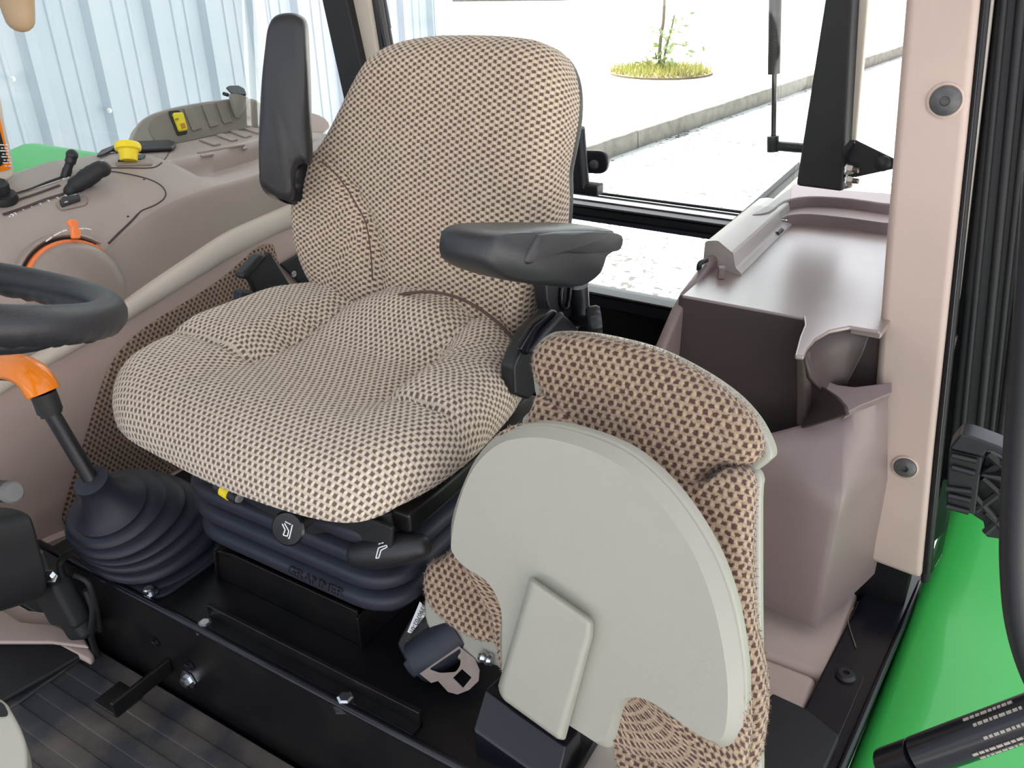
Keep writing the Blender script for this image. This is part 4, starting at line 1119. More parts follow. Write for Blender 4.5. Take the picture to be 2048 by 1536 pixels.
ys = [0.30 - 0.90 * i / 60 for i in range(61)]
def w_tr(y): return sstep(-0.255, -0.29, y)
def top_z(x, y):
    a, b = crease(y), fare(y)
    t = max(0, min(1, (x - 0.45) / 0.25))
    z = a + (b - a) * t
    z += 0.016 * math.sin(math.pi * min(1, t)) * (1 - w_tr(y))
    if 0.488 < x < 0.60: z -= 0.03 * w_tr(y) * sstep(0.485, 0.497, x) * (1 - sstep(0.588, 0.60, x)) * (1 - sstep(-0.50, -0.56, y))
    return z
def PT(p, lift=0.0):
    z = 0.56
    for _ in range(25):
        q = PZ(p, z); z = 0.5 * z + 0.5 * (top_z(q.x, q.y) + lift)
    return PZ(p, z)
def PTn(p):
    q = PT(p); e = 0.004
    gx = (top_z(q.x + e, q.y) - top_z(q.x - e, q.y)) / (2 * e); gy = (top_z(q.x, q.y + e) - top_z(q.x, q.y - e)) / (2 * e)
    return V((-gx, -gy, 1)).normalized()
# side face
secs = []
for y in ys:
    rt, c = ridge_t(y), crease(y)
    secs.append([V((0.415, y, rt)), V((0.424, y, rt + (c - rt) * 0.5)), V((0.437, y, c - 0.012)), V((0.441, y, c - 0.005)), V((0.45, y, c))])
loft('side_face', secs, TAUPE2, cc, smooth=60)
secs = []
xs = [0.45, 0.46, 0.474, 0.486, 0.490, 0.498, 0.52, 0.545, 0.57, 0.587, 0.594, 0.602, 0.625, 0.66, 0.69, 0.70]
for y in ys: secs.append([V((x, y, top_z(x, y) - (0.003 if x == 0.45 else 0))) for x in xs] + [V((0.705, y, fare(y) - 0.01)), V((0.705, y, 0.1))])
loft('top_cover', secs, TAUPE, cc, smooth=60)
# ridge lip
secs = []
for y in ys:
    t, b = ridge_t(y), ridge_b(y)
    m = (t + b) / 2; h = (t - b) / 2
    secs.append([V((0.416 - 0.018 * max(0, math.cos(a)) ** 0.7, y, m + h * math.sin(a))) for a in [math.radians(d) for d in (-90, -75, -50, -25, 0, 25, 50, 75, 90)]])
loft('ridge_lip', secs, BEIGE2, cc, smooth=60)
# beige side panel with cloth insert
n_ = 0.41
bot = curve([(-60, 1190), (0, 1155), (90, 1097), (180, 1060), (210, 1045), (345, 965), (400, 940), (600, 840), (800, 740)], n_)
secs = []
for y in ys:
    b = max(bot(y), 0.06); t = ridge_b(y)
    secs.append([V((n_ + 0.012, y, b - 0.004)), V((n_ - 0.006, y, b)), V((n_ - 0.007, y, b + 0.012)), V((n_, y, b + 0.018)), V((n_, y, t + 0.004))])
loft('side_panel', secs, BEIGE, cc, smooth=40)
ins_px = [(126, 1044), (127, 1020), (150, 940), (175, 860), (200, 780), (222, 728), (256, 684), (304, 645), (374, 602), (444, 556), (508, 500), (533, 488), (548, 492), (556, 520), (570, 560), (640, 640), (640, 800), (420, 905), (345, 945), (250, 998), (180, 1035), (140, 1052)]
ins3 = [PX(p, n_ - 0.001) for p in ins_px]
cI = sum(ins3, V((0, 0, 0))) / len(ins3)
ol2 = cr([V((p.y - cI.y, p.z - cI.z)) for p in ins3], 4, True)
N_ = len(ol2)
vs_ = [V((n_ - 0.0006, cI.y + p.x, cI.z + p.y)) for p in ol2] + [V((n_ - 0.003, cI.y + p.x * 0.975, cI.z + p.y * 0.975)) for p in ol2]
fs = [tuple(range(N_, 2 * N_))] + [(i, (i + 1) % N_, N_ + (i + 1) % N_, N_ + i) for i in range(N_)]
mesh_obj('cloth_insert', vs_, fs, FABRIC3, cc, smooth=0, uvs=[(p.y, p.z) for p in vs_])
# switch panel behind the cushion (black with round symbol)
sxn = n_ - 0.004
prism('black_switch_panel', [PX(p, sxn) for p in [(556, 528), (572, 520), (640, 480), (700, 560), (618, 578), (604, 574)]], V((-0.006, 0, 0)), BLACKM, cc, bevel=0.003)
sy_ = PX((588, 548), sxn - 0.0066)
vs_ring = [sy_ + V((0, 0.0052 * math.cos(a), 0.0052 * math.sin(a))) for a in [2 * math.pi * k / 20 for k in range(21)]]
tube('round_symbol', vs_ring, 0.0007, WHITE, cc, n=5, caps=False)
strokes('round_symbol_strokes', [((-.0025, .003), (.0025, -.003)), ((.0, .0), (-.002, -.0035)), ((.0, .001), (.003, .003))], sy_, V((0, -1, 0)), Z1, V((-1, 0, 0)), 0.0011, WHITE, cc)

# raised switch wall at the rear
wn_ = V((-0.86, 0.10, 0.5)).normalized()
WP0 = V((0.712, -0.45, top_z(0.70, -0.45)))
def W(p, off=0.0): return PP(p, WP0 + wn_ * off, wn_)
outer = [(268, 290), (270, 262), (280, 243), (300, 229), (330, 218), (370, 209), (420, 201), (470, 196), (505, 196), (530, 206), (600, 218), (650, 235), (650, 262), (510, 262), (420, 280), (345, 294)]
prism('switch_wall', cr([W(p) for p in outer], 3, True), -wn_ * 0.035, TAUPE, cc, bevel=0.006, segs=4)
innr = [(298, 262), (301, 246), (314, 233), (345, 221), (400, 211), (470, 202), (508, 204), (560, 216), (600, 230), (600, 246), (510, 254), (420, 272), (345, 288), (315, 284)]
prism('switch_face', cr([W(p, 0.0004) for p in innr], 3, True), wn_ * 0.0012, TAUPE2, cc, bevel=0.001)
def wslab(name, px, h, mat, r=4, bev=0.0012):
    q = rpoly([(a, b, 0) for a, b in px], r, 3)
    return prism(name, [W((p.x, p.y), 0.0014) for p in q], wn_ * h, mat, cc, bevel=bev)
wslab('switch_bezel', [(335, 223), (358, 221), (375, 268), (354, 273)], 0.003, BLACKM)
wslab('yellow_switch', [(342, 229), (363, 228), (373, 263), (356, 266)], 0.010, YELLOW, 4, 0.003)
w_o = W((354, 239), 0.0118); wu = (W((364, 237)) - W((344, 241))).normalized(); wv_ = (W((352, 228)) - W((358, 255))).normalized()
strokes('switch_symbol', [((-.003, -.002), (-.003, .002)), ((-.003, .002), (.003, .002)), ((.003, .002), (.003, -.001)), ((-.001, -.001), (.001, .0005)), ((0, -.004), (0, -.0035))], w_o, wu, wv_, wn_, 0.0007, INK, cc)
wslab('switch_lamp', [(356, 252), (365, 250), (368, 260), (359, 262)], 0.0108, AMBER, 1, 0.0003)
for px in ([(366, 218), (386, 214), (403, 258), (384, 264)], [(402, 210), (422, 207), (438, 251), (419, 256)], [(430, 204), (449, 201), (465, 245), (446, 249)]):
    wslab('switch_blank', px, 0.004, TAUPE2, 3, 0.0015)
a = W((474, 236), 0.004); b = W((477, 194), 0.016)
tube('socket_housing', [a, a + (b - a) * 0.4, b], [0.004, 0.013, 0.020], TAUPE, cc, n=20)
cpx = [(452, 178), (460, 174), (478, 174), (489, 180), (494, 190), (492, 192), (470, 191), (462, 189)]
sn = V((-0.3, 0.2, 0.93)).normalized(); SP0 = W((475, 188), 0.012)
prism('socket_cap', [PP(p, SP0, sn) for p in cpx], sn * 0.004, BLACK, cc, bevel=0.0015)
lathe('socket_ring', [(0.015, -0.008), (0.016, -0.002), (0.012, 0.0)], PP((477, 191), SP0, sn), sn, BLKPAINT, cc, n=18)
tube('cap_hinge', [PP((447, 187), SP0, sn), PP((456, 190), SP0, sn)], 0.004, BLACK, cc, n=8)
# rear deck: raised mats, step beads
for px in ([(397, 282), (412, 280), (443, 290), (428, 293)], [(432, 273), (446, 270), (478, 281), (463, 284)], [(459, 265), (472, 262), (505, 273), (490, 277)], [(486, 259), (500, 255), (530, 266), (515, 269)]):
    q = rpoly([(a, b, 0) for a, b in px], 2, 2)
    prism('raised_mat', [PT((p.x, p.y), 0.0) for p in q], V((0, 0, 0.004)), TAUPE, cc, bevel=0.0012)
for (a, b) in [((396, 306), (530, 282)), ((402, 313), (530, 289))]:
    tube('step_bead', [PT((a[0] + (b[0] - a[0]) * t / 6, a[1] + (b[1] - a[1]) * t / 6), 0.001) for t in range(7)], 0.0028, TAUPE, cc, n=8)
# black rubber lip
lp = [(194, 317), (203, 307), (228, 297), (258, 290), (300, 288), (340, 286), (353, 290), (352, 296), (346, 302), (300, 304), (256, 303), (226, 304), (208, 312)]
prism('rubber_lip', [PT(p, 0.002) for p in lp], V((0, 0, 0.007)), BLACK, cc, bevel=0.003)
# seams on the pod
def seam(px, r=0.0012):
    tube('seam', [PT((p.x, p.y), 0.0003) for p in cr([V((a, b, 0)) for a, b in px], 5)], r, PURSLOT, cc, n=6)
seam([(160, 340), (200, 341), (245, 346), (290, 356), (318, 368), (331, 383), (328, 397), (310, 410), (284, 421), (276, 428)])
seam([(276, 428), (262, 443), (238, 466), (217, 487)], 0.0016)
seam([(180, 336), (250, 336), (300, 336), (318, 330), (330, 318), (338, 306), (345, 300)])
for p in [(288, 359), (256, 433), (324, 317), (220, 333)]:
    lathe('pin_hole', [(0.0018, 0), (0.0018, 0.0004)], PT(p), PTn(p), DARK, cc, n=8)
# slots and print
def slot(px, w, mat, name='slot', h=0.0006):
    a = [PT(p, h) for p in px]
    tube(name, cr(a, 4), w, mat, cc, n=8, flat=0.25)
slot([(24, 389), (60, 378), (95, 364), (134, 350)], 0.0042, DARK)
slot([(30, 389), (75, 375), (118, 361)], 0.0014, WHITE, 'white_line')
slot([(28, 402), (70, 388), (119, 370)], 0.0040, PURSLOT)
slot([(6, 429), (50, 414), (95, 397), (132, 386)], 0.0048, PURSLOT)
def glyph(c, segs, s, name='print'):
    c3 = PT(c, 0.0006); n = PTn(c); u = (PT((c[0] + 6, c[1] - 2)) - PT(c)).normalized(); w = n.cross(u)
    strokes(name, [((a[0] * s, a[1] * s), (b[0] * s, b[1] * s)) for a, b in segs], c3, u, w, n, 0.0016, WHITE, cc)
Tg = [((-.5, .6), (.5, .6)), ((0, .6), (0, -.7))]
for c in [(45, 418), (62, 412), (80, 407), (97, 401), (115, 395), (132, 391)]: glyph(c, Tg, 0.005)
glyph((25, 430), [((-1, -.5), (-.8, 0)), ((-.4, .2), (.1, .5)), ((.1, .5), (.2, -.3)), ((.2, -.3), (-.3, -.4)), ((.6, .5), (1, .6)), ((.8, -.3), (.9, .4))], 0.006)
glyph((146, 388), [((-.8, -.5), (-.7, .3)), ((-.7, .3), (0, .6)), ((0, .6), (.8, .5)), ((.8, .5), (.6, -.5)), ((.6, -.5), (-.8, -.5))], 0.006)
glyph((133, 356), [((-1, -.5), (-.6, .4)), ((-.4, -.4), (0, .5)), ((.3, -.3), (.9, .4)), ((-1, .3), (-.5, -.3)), ((.1, -.4), (.6, .5))], 0.006)
glyph((206, 321), [((-.6, -.3), (-.2, .4)), ((0, 0), (.5, .4))], 0.006)
glyph((300, 320), [((-.9, -.4), (-.6, .5)), ((-.5, -.3), (-.2, .4)), ((.1, -.3), (.3, .5)), ((.5, 0), (.9, .3))], 0.007)
# rocker in bezel
q = rpoly([(a, b, 0) for a, b in [(112, 412), (120, 402), (172, 394), (176, 404), (172, 412), (122, 423)]], 3, 2)
prism('rocker_bezel', [PT((p.x, p.y), 0.0) for p in q], V((0, 0, 0.004)), TAUPE2, cc, bevel=0.0015)
prism('rocker_switch', [PT(p, 0.003) for p in [(120, 410), (126, 402), (160, 396), (162, 404), (124, 417)]], V((0, 0, 0.007)), BLACK, cc, bevel=0.0015)
glyph_o = PT((132, 404), 0.0115)
strokes('rocker_symbol', [((-.003, 0), (0, .0015)), ((0, .0015), (.003, -.001)), ((-.001, -.002), (.001, .002))], glyph_o, V((0.3, -1, 0)), V((1, 0.3, 0)), Z1, 0.0009, WHITE, cc)
# quadrant with orange wheel
qc = PX((152, 578), 0.455); qr = (PX((143, 478), 0.455) - qc).length
qa = V((-0.97, 0.10, 0.22)).normalized()
lathe('quadrant_rim', [(qr * 1.12, -0.020), (qr * 1.12, -0.004), (qr * 1.07, 0.000), (qr * 1.03, -0.004), (qr * 1.03, -0.02)], qc, qa, TAUPE2, cc, n=48)
lathe('quadrant_gap', [(qr * 1.03, -0.02), (qr * 1.03, -0.004), (0.01, -0.003)], qc, qa, DARK, cc, n=48)
lathe('orange_wheel', [(qr * 0.98, -0.01), (qr * 0.98, 0.005), (qr * 0.9, 0.006), (0.01, 0.006)], qc, qa, ORANGE, cc, n=48)
lathe('quadrant_hump', [(qr * 0.92, -0.01), (qr * 0.92, 0.012), (qr * 0.88, 0.022), (qr * 0.78, 0.032), (qr * 0.6, 0.036), (0.005, 0.037)], qc, qa, TAUPE2, cc, n=48)
QN = lambda p, o: PP(p, qc + qa * o, qa)
prism('orange_lever', [QN(p, 0.006) for p in [(140, 478), (138, 455), (131, 448), (132, 442), (140, 438), (149, 441), (152, 448), (151, 454), (157, 462), (156, 478)]], qa * 0.010, ORANGE, cc, bevel=0.003)
for (p, q2) in [((92, 483), (104, 474)), ((107, 472), (122, 464)), ((124, 463), (134, 460)), ((156, 458), (168, 457)), ((170, 457), (182, 459))]:
    tube('quadrant_mark', [QN(p, 0.0015), QN(q2, 0.0015)], 0.0011, WHITE, cc, n=6)
# levers standing in the pod (each lever is a thing of its own)
def lever(name, label, pts, rad, mat, flat=1.0):
    t = thing(name, label, 'lever', pts[0])
    tube('lever_knob', cr(pts, 5), rad, mat, t, n=16, round_end=True, flat=flat); return t
def PTc(p, base): # point at the depth of a base point on the pod, facing the camera
    b = PT(base); n = ray(base); n = V((n.x, n.y, 0)).normalized(); return PP(p, b, n)
bs = (134, 352)
k1 = [PTc(p, bs) for p in [(131, 352), (136, 336), (141, 322), (144, 310)]]
lever('control_lever', 'slim upright black lever at the far edge of the control console', k1, [0.0075] * 5 + [0.0065] * 4 + [0.0085] * 5 + [0.0095, 0.0095], BLACK)
bs = (143, 384)
k2 = [PTc(p, bs) for p in [(141, 382), (152, 370), (172, 357), (195, 341), (205, 338)]]
lever('control_lever', 'thick slanted black lever in the middle of the control console', k2, [0.0105] * 4 + [0.013] * 5 + [0.0145] * 5 + [0.0135] * 6 + [0.013], BLACKM)
kb_ = PT((8, 402))
t = thing('throttle_dial', 'black fluted knob at the front end of the console slots', 'dial', kb_)
lathe('knob_skirt', [(0.020, 0), (0.021, 0.004), (0.019, 0.012), (0.012, 0.014)], kb_, PTn((8, 402)), BLACKM, t, n=24)
lathe('knob_top', [(0.010, 0.012), (0.013, 0.018), (0.0135, 0.030), (0.010, 0.034), (0.002, 0.035)], kb_, PTn((8, 402)), BLACKM, t, n=8, smooth=30)
# yellow knob on its base plate
t = thing('yellow_knob', 'yellow push pull knob standing on black plate on the console', 'knob', PT((262, 325)))
prism('knob_plate', [PT(p, 0.001) for p in [(236, 327), (244, 319), (292, 313), (284, 323)]], V((0, 0, 0.005)), BLACK, t, bevel=0.001)
prism('plate_bezel', [PT(p, 0.0) for p in [(232, 329), (300, 322), (316, 314), (318, 318), (304, 331), (234, 333)]], V((0, 0, 0.004)), TAUPE2, t, bevel=0.001)
ya = PT((258, 322), 0.004); yb = PTc((255, 286), (258, 322))
yd = (yb - ya); yl = yd.length; yd.normalize()
lathe('knob_body', [(0.0135, 0), (0.0145, yl * .12), (0.0145, yl * .3), (0.0165, yl * .55), (0.021, yl * .62), (0.0215, yl * .85), (0.0195, yl * .97), (0.004, yl * 1.03)], ya, yd, YELLOW, t, n=28)
u_, w_ = frame_dirs(yd)
yo = ya + yd * (yl * 1.02 + 0.0006)
strokes('knob_print', [((-.006, -.004), (-.006, .004)), ((-.003, -.004), (-.003, .004)), ((0, -.004), (0, .004)), ((-.007, .005), (.002, .005))], yo, u_, w_, yd, 0.0012, INK, t)

# ================================================================== RANGE LEVER WITH BOOT
rlv = thing('range_lever', 'black lever with orange grip in a ribbed rubber boot left of the driver seat', 'lever', (0.2, 0.15, 0.142))
path = cr([V((.205, .148, .146)), V((.209, .154, .175)), V((.211, .163, .200)), V((.212, .176, .216)), V((.212, .190, .236)), V((.206, .202, .251))], 10)
secs = []
M_ = len(path)
for i, c in enumerate(path):
    t = i / (M_ - 1)
    r = 0.087 - 0.010 * t - 0.036 * t ** 3
    ph = (t * 6) % 1.0
    r += -0.017 * math.exp(-((ph - 0.5) / 0.15) ** 2) + 0.004
    tl = V((0.30 * t, -0.75 * t, 1)).normalized()
    tl = V((-0.12 * t, 0.40 * t, 1)).normalized()
    u = X1 - tl * X1.dot(tl); u.normalize(); w = tl.cross(u)
    sq = 0.35 * (1 - t)
    ring = []
    for k in range(40):
        a = 2 * math.pi * k / 40
        e = 2 / (2 + 2.2 * sq)
        cx_, sy_2 = math.cos(a), math.sin(a)
        ring.append(c + u * (math.copysign(abs(cx_) ** e, cx_) * r) + w * (math.copysign(abs(sy_2) ** e, sy_2) * r))
    secs.append(ring)
tl = V((-0.05, 0.40, 0.9)).normalized()
neck0 = path[-1]; nk = PY((186, 966), 0.222)
for t, r in [(0.25, 0.034), (0.5, 0.026), (0.75, 0.0215), (1.0, 0.020), (1.03, 0.022), (1.12, 0.022), (1.13, 0.016)]:
    c = neck0 + (nk - neck0) * t
    u = X1 - tl * X1.dot(tl); u.normalize(); w = tl.cross(u)
    secs.append([c + u * math.cos(2 * math.pi * k / 40) * r + w * math.sin(2 * math.pi * k / 40) * r for k in range(40)])
loft('boot', secs, RUBBER, rlv, closed=True, caps=True, smooth=70)
prism('boot_flange', [V((p.x, p.y, 0.142)) for p in rpoly([(.110, .060, 0), (.110, .229, 0), (.298, .229, 0), (.298, .060, 0)], 0.03, 5)], V((0, 0, 0.006)), RUBBER, rlv, bevel=0.002)
hexbolt(PZ((299, 1186), 0.149), Z1, 0.007, CHROME, rlv, 'flange_bolt')
s0 = nk; s1 = PY((100, 822), 0.232); s2 = PY((92, 800), 0.232)
tube('shaft', [neck0 + (nk - neck0) * 0.9, s1], 0.0095, BLACK, rlv, n=16)
tube('collar', [PY((104, 830), 0.232), s1, s1, s2, PY((86, 786), 0.232)], [0.0125, 0.0125, 0.0145, 0.0145, 0.0145], BLACKM, rlv, n=16)
gp_ = cr([PY(p, 0.232) for p in [(86, 786), (72, 762), (52, 746), (20, 738), (-20, 736), (-90, 730)]], 6)
tube('grip_core', gp_, 0.0150, BLACK, rlv, n=16)
# orange cap on the upper half of the grip
secs = []
for i, p in enumerate(gp_):
    d = (gp_[min(i + 1, len(gp_) - 1)] - gp_[max(i - 1, 0)]).normalized()
    up = (V((0.25, 0, 1)) - d * V((0.25, 0, 1)).dot(d)).normalized(); sd = d.cross(up)
    r = 0.0185
    secs.append([p + (up * math.cos(a) + sd * math.sin(a)) * r for a in [math.radians(q) for q in range(-100, 101, 20)]])
loft('orange_grip', secs, ORANGE2, rlv, smooth=60, thick=0.003)

# ================================================================== STEERING WHEEL
A_ = PD((0, 652), 0.78); B_ = PD((206, 636), 0.87); C_ = PD((0, 558), 1.05)
def circle3(a, b, c):
    ab, ac = b - a, c - a; n = ab.cross(ac)
    return a + (n.cross(ab) * ac.length_squared + ac.cross(n) * ab.length_squared) / (2 * n.length_squared), n.normalized()
wc, wnm = circle3(A_, B_, C_)
wr = (A_ - wc).length
print('wheel', wc, wr, wnm)
if wnm.z < 0: wnm = -wnm
sw = thing('steering_wheel', 'black steering wheel with thick rim at the left edge', 'steering wheel', wc)
u_ = (B_ - wc).normalized(); w_ = wnm.cross(u_)
vs_, fs = [], []
NM, NT = 120, 18
for i in range(NM):
    a = 2 * math.pi * i / NM; o = u_ * math.cos(a) + w_ * math.sin(a)
    for k in range(NT):
        b = 2 * math.pi * k / NT
        rr = 0.0178 * (1 + (0.07 * math.cos(a * 48) if math.sin(b) < -0.3 else 0))
        vs_.append(wc + o * (wr + math.cos(b) * rr) + wnm * math.sin(b) * rr)
for i in range(NM):
    for k in range(NT): fs.append((i * NT + k, i * NT + (k + 1) % NT, ((i + 1) % NM) * NT + (k + 1) % NT, ((i + 1) % NM) * NT + k))
mesh_obj('rim', vs_, fs, ARMREST, sw, smooth=180)
for ang in (0.14, 1.9, 3.3):
    o = u_ * math.cos(ang) + w_ * math.sin(ang)
    tube('spoke', cr([wc + o * wr * 1.0, wc + o * wr * 0.85 - wnm * 0.008, wc + o * wr * 0.6 - wnm * 0.03, wc + o * wr * 0.25 - wnm * 0.04], 5), [0.013 + 0.0005 * i for i in range(16)], ARMREST, sw, n=12, flat=0.7)
lathe('hub', [(0.05, -0.06), (0.055, -0.04), (0.05, -0.03), (0.01, -0.028)], wc, wnm, BLACK, sw)
tube('column', [wc - wnm * 0.05, wc - wnm * 0.30 + Y1 * 0.1], 0.04, BLACKM, sw, n=16)

# ================================================================== LEFT EDGE DETAILS
fp_ = structure('trim_7', 'taupe right front pillar trim with an orange framed warning label', PX((10, 360), 0.66))
prism('pillar_cover', [PX(p, 0.66) for p in [(-400, -420), (-190, -420), (-14, 110), (2, 165), (14, 240), (27, 300), (33, 335), (35, 354), (15, 366), (-60, 392), (-110, 300)]], V((0.04, 0.02, 0)), TAN if False else BEIGE2, fp_, bevel=0.008, segs=3)
prism('label_frame', [PX(p, 0.6588) for p in [(-50, 235), (-1, 235), (20, 330), (20, 338), (-2, 344), (-50, 352)]], V((-0.0008, 0, 0)), ORANGE2, fp_, bevel=0)
prism('label_field', [PX(p, 0.6578) for p in [(-50, 252), (-2, 255), (16, 322), (-2, 334), (-50, 342)]], V((-0.0006, 0, 0)), DARK, fp_, bevel=0)
for k in range(4):
    c = PX((6 + k * 2.5, 291 + k * 12), 0.6570)
    strokes('label_print', [((-.006, .001), (.002, .001)), ((.004, .001), (.008, .0015)), ((-.004, -.004), (-.001, -.004)), ((.001, -.004), (.006, -.004))], c, V((0, -1, -0.2)), Z1, V((-1, 0, 0)), 0.0016, WHITE, fp_)
ghp = [PY(p, 0.36) for p in [(20, -120), (27, -60), (33, 0), (39, 34)]]
gh = tube('grab_handle', [V((ghp[0].x + 0.03, 0.36, 1.462))] + cr(ghp, 5), [0.0136] + [0.0128 - 0.00026 * i for i in range(16)], TAN, n=16, round_end=True)
tag(gh, 'tan plastic handle hanging down at the upper left corner', 'handle')
# black housing, pedal rod and cables at lower left
bh = thing('column_housing', 'black moulded housing at the lower left beside the floor mat', 'housing', PY((40, 1190), 0.30))
prism('housing', cr([PY(p, 0.30) for p in [(-80, 1015), (-20, 1012), (30, 1014), (60, 1028), (74, 1060), (84, 1100), (96, 1150), (92, 1190), (40, 1208), (-20, 1200), (-80, 1190)]], 3, True), V((0.03, 0.05, 0)), BLACKM, bh, bevel=0.012, segs=4)
for (px, py) in [(66, 1158), (76, 1158), (101, 1152)]:
    hexbolt(PY((px, py), 0.285), V((-0.6, 0.7, 0.2)).normalized(), 0.0055, CHROME, bh)
box('valve_block', PY((120, 1200), 0.265), (0.075, 0.03, 0.075), BLACKM, bh, rot=Matrix.Rotation(0.35, 3, 'Y'), bevel=0.008, segs=3)
box('valve_block', PY((150, 1235), 0.262), (0.05, 0.03, 0.06), BLACKM, bh, rot=Matrix.Rotation(0.5, 3, 'Y'), bevel=0.008, segs=3)
tube('cable', cr([PY((128, 1160), 0.27), PY((120, 1130), 0.26), PY((135, 1108), 0.25), PY((172, 1095), 0.24), PY((230, 1080), 0.2)], 5), 0.005, BLACKM, bh, n=10)
tube('cable', cr([PY((172, 1180), 0.258), PY((186, 1220), 0.258), PY((182, 1270), 0.262), PY((196, 1310), 0.258)], 5), 0.0045, BLACKM, bh, n=10)
tube('cable', cr([PY((150, 1150), 0.262), PY((176, 1165), 0.258), PY((190, 1205), 0.255), PY((200, 1260), 0.25)], 5), 0.004, BLACKM, bh, n=10)
for (px, py, L) in [(144, 1197, 0.009), (147, 1223, 0.012), (175, 1200, 0.005)]:
    c = PY((px, py), 0.243 if px == 175 else 0.246)
    strokes('clip', [((-0.001, -L / 2), (0.001, L / 2))], c, V((-1, 0, 0)), Z1, Y1, 0.0028, CHROME, bh)
lathe('panel_bolt', [(0.008, 0), (0.008, 0.003), (0.004, 0.006)], PX((160, 1080), 0.40), V((-1, 0, 0)), GREYBOLT, cc, n=14)
pr = thing('pedal_rod', 'short black rod with grey rubber end at the left edge', 'rod', PY((20, 985), 0.33))
tube('rod', [PY((-50, 978), 0.33), PY((22, 984), 0.33)], 0.0125, BLACK, pr, n=16)
lathe('rod_end', [(0.0125, 0), (0.0125, 0.006), (0.010, 0.009), (0.001, 0.010)], PY((20, 984), 0.33), (PY((22, 984), 0.33) - PY((-50, 978), 0.33)), SKYGREY, pr, n=20)
ft = structure('trim_8', 'beige lower trim arch at the left of the floor mat', PZ((100, 1290), 0.0))
prism('trim_arch', [PZ(p, 0.012) for p in [(-60, 1160), (0, 1196), (62, 1232), (112, 1238), (150, 1262), (175, 1290), (192, 1322), (184, 1334), (120, 1300), (-60, 1300)]], V((0, 0, 0.012)), BEIGE, ft, bevel=0.004)
prism('trim_step', [PZ(p, 0.028) for p in [(-60, 1200), (0, 1222), (45, 1250), (110, 1254), (172, 1282), (180, 1300), (100, 1290), (-60, 1290)]], V((0, 0, 0.006)), BEIGE, ft, bevel=0.003)
sm = prism('side_mat', [PZ(p, 0.014) for p in cr([V(q) for q in [(-80, 1264), (0, 1259), (80, 1264), (140, 1283), (180, 1308)]], 4)] + [PZ(p, 0.014) for p in [(100, 1356), (0, 1412), (-80, 1450)]], V((0, 0, 0.008)), BLACKM, bevel=0.003)
tag(sm, 'smooth dark rubber mat section left of the ribbed floor mat', 'floor mat')
cm_ = thing('column_cover', 'light beige rounded cover with a black socket at the bottom left corner', 'cover', PD((20, 1480), 0.88))
CPn = (CAM - PD((20, 1480), 0.9)).normalized(); CPn = (CPn + V((0, 0, 0.3))).normalized(); CP0 = PD((20, 1480), 0.86)
prism('cover_body', cr([PP(p, CP0, CPn) for p in [(-120, 1360), (-30, 1385), (8, 1402), (24, 1424), (44, 1462), (54, 1500), (52, 1560), (30, 1640), (-120, 1640)]], 4, True), -CPn * 0.08, SHELL, cm_, bevel=0.014, segs=4)
prism('cover_socket', cr([PP(p, CP0 + CPn * 0.0005, CPn) for p in [(-20, 1402), (4, 1406), (15, 1422), (14, 1432), (0, 1434), (-20, 1432)]], 4, True), CPn * 0.0015, DARK, cm_, bevel=0)

# ================================================================== LEFT STORAGE CONSOLE
so = thing('storage_console', 'brown grey storage console with tray, deep bin and cup holder behind passenger seat', 'storage console', (-0.5, -0.45, 0.0))
TZ = 0.452
def TP(p, z=TZ): return PZ(p, z)
tray = [V((-0.350, -0.374, TZ)), V((-0.350, -0.80, TZ)), V((-0.375, -0.84, TZ)), V((-0.70, -0.86, TZ)), V((-0.70, -0.48, TZ)), V((-0.624, -0.47, TZ)), V((-0.616, -0.374, TZ))]
prism('tray', tray, V((0, 0, -0.01)), TRAYM, so, bevel=0.002)
# rim of the tray (front edge), left fence with the pale lid rail

fence = [V((-0.338, y, z)) for y, z in [(-0.86, 0.470), (-0.55, 0.470), (-0.50, 0.468), (-0.44, 0.455), (-0.40, 0.448), (-0.36, 0.430), (-0.314, 0.398), (-0.29, 0.36), (-0.285, 0.30), (-0.285, 0.02), (-0.86, 0.02)]]
prism('left_side', fence, V((-0.016, 0, 0)), TAUPE3, so, bevel=0.006, segs=3)
rail_in = [TP((1440, 527), 0.468), TP((1425, 522), 0.468)]
ry0, ry1 = -0.525, -0.815
prof = rpoly([(-0.328, 0, 0.452), (-0.328, 0, 0.486), (-0.345, 0, 0.490), (-0.382, 0, 0.486), (-0.388, 0, 0.462), (-0.398, 0, 0.455), (-0.398, 0, 0.450)], 0.004, 3)
loft('tray_rail', [[V((p.x, ry0 + (0.03 if p.x < -0.37 else 0), p.z)) for p in prof], [V((p.x, ry0 - 0.04, p.z)) for p in prof], [V((p.x, ry1, p.z)) for p in prof]], plastic('pale tray rail', srgb(186, 174, 168), 0.35, 1500, 0.08, spec=0.8), so, closed=True, caps=True, smooth=30)  # sky reflection on the rail put into its paler colour
tube('rail_clip', cr([TP((1413, 520), 0.47), TP((1400, 527), 0.47), TP((1398, 538), 0.46)], 4), 0.004, BLACK, so, n=8)
prism('rail_lock', [TP((1436, 530), 0.47), TP((1452, 530), 0.47), TP((1452, 536), 0.47), TP((1438, 536), 0.47)], V((0, 0, -0.018)), TAUPE3, so, bevel=0.002)
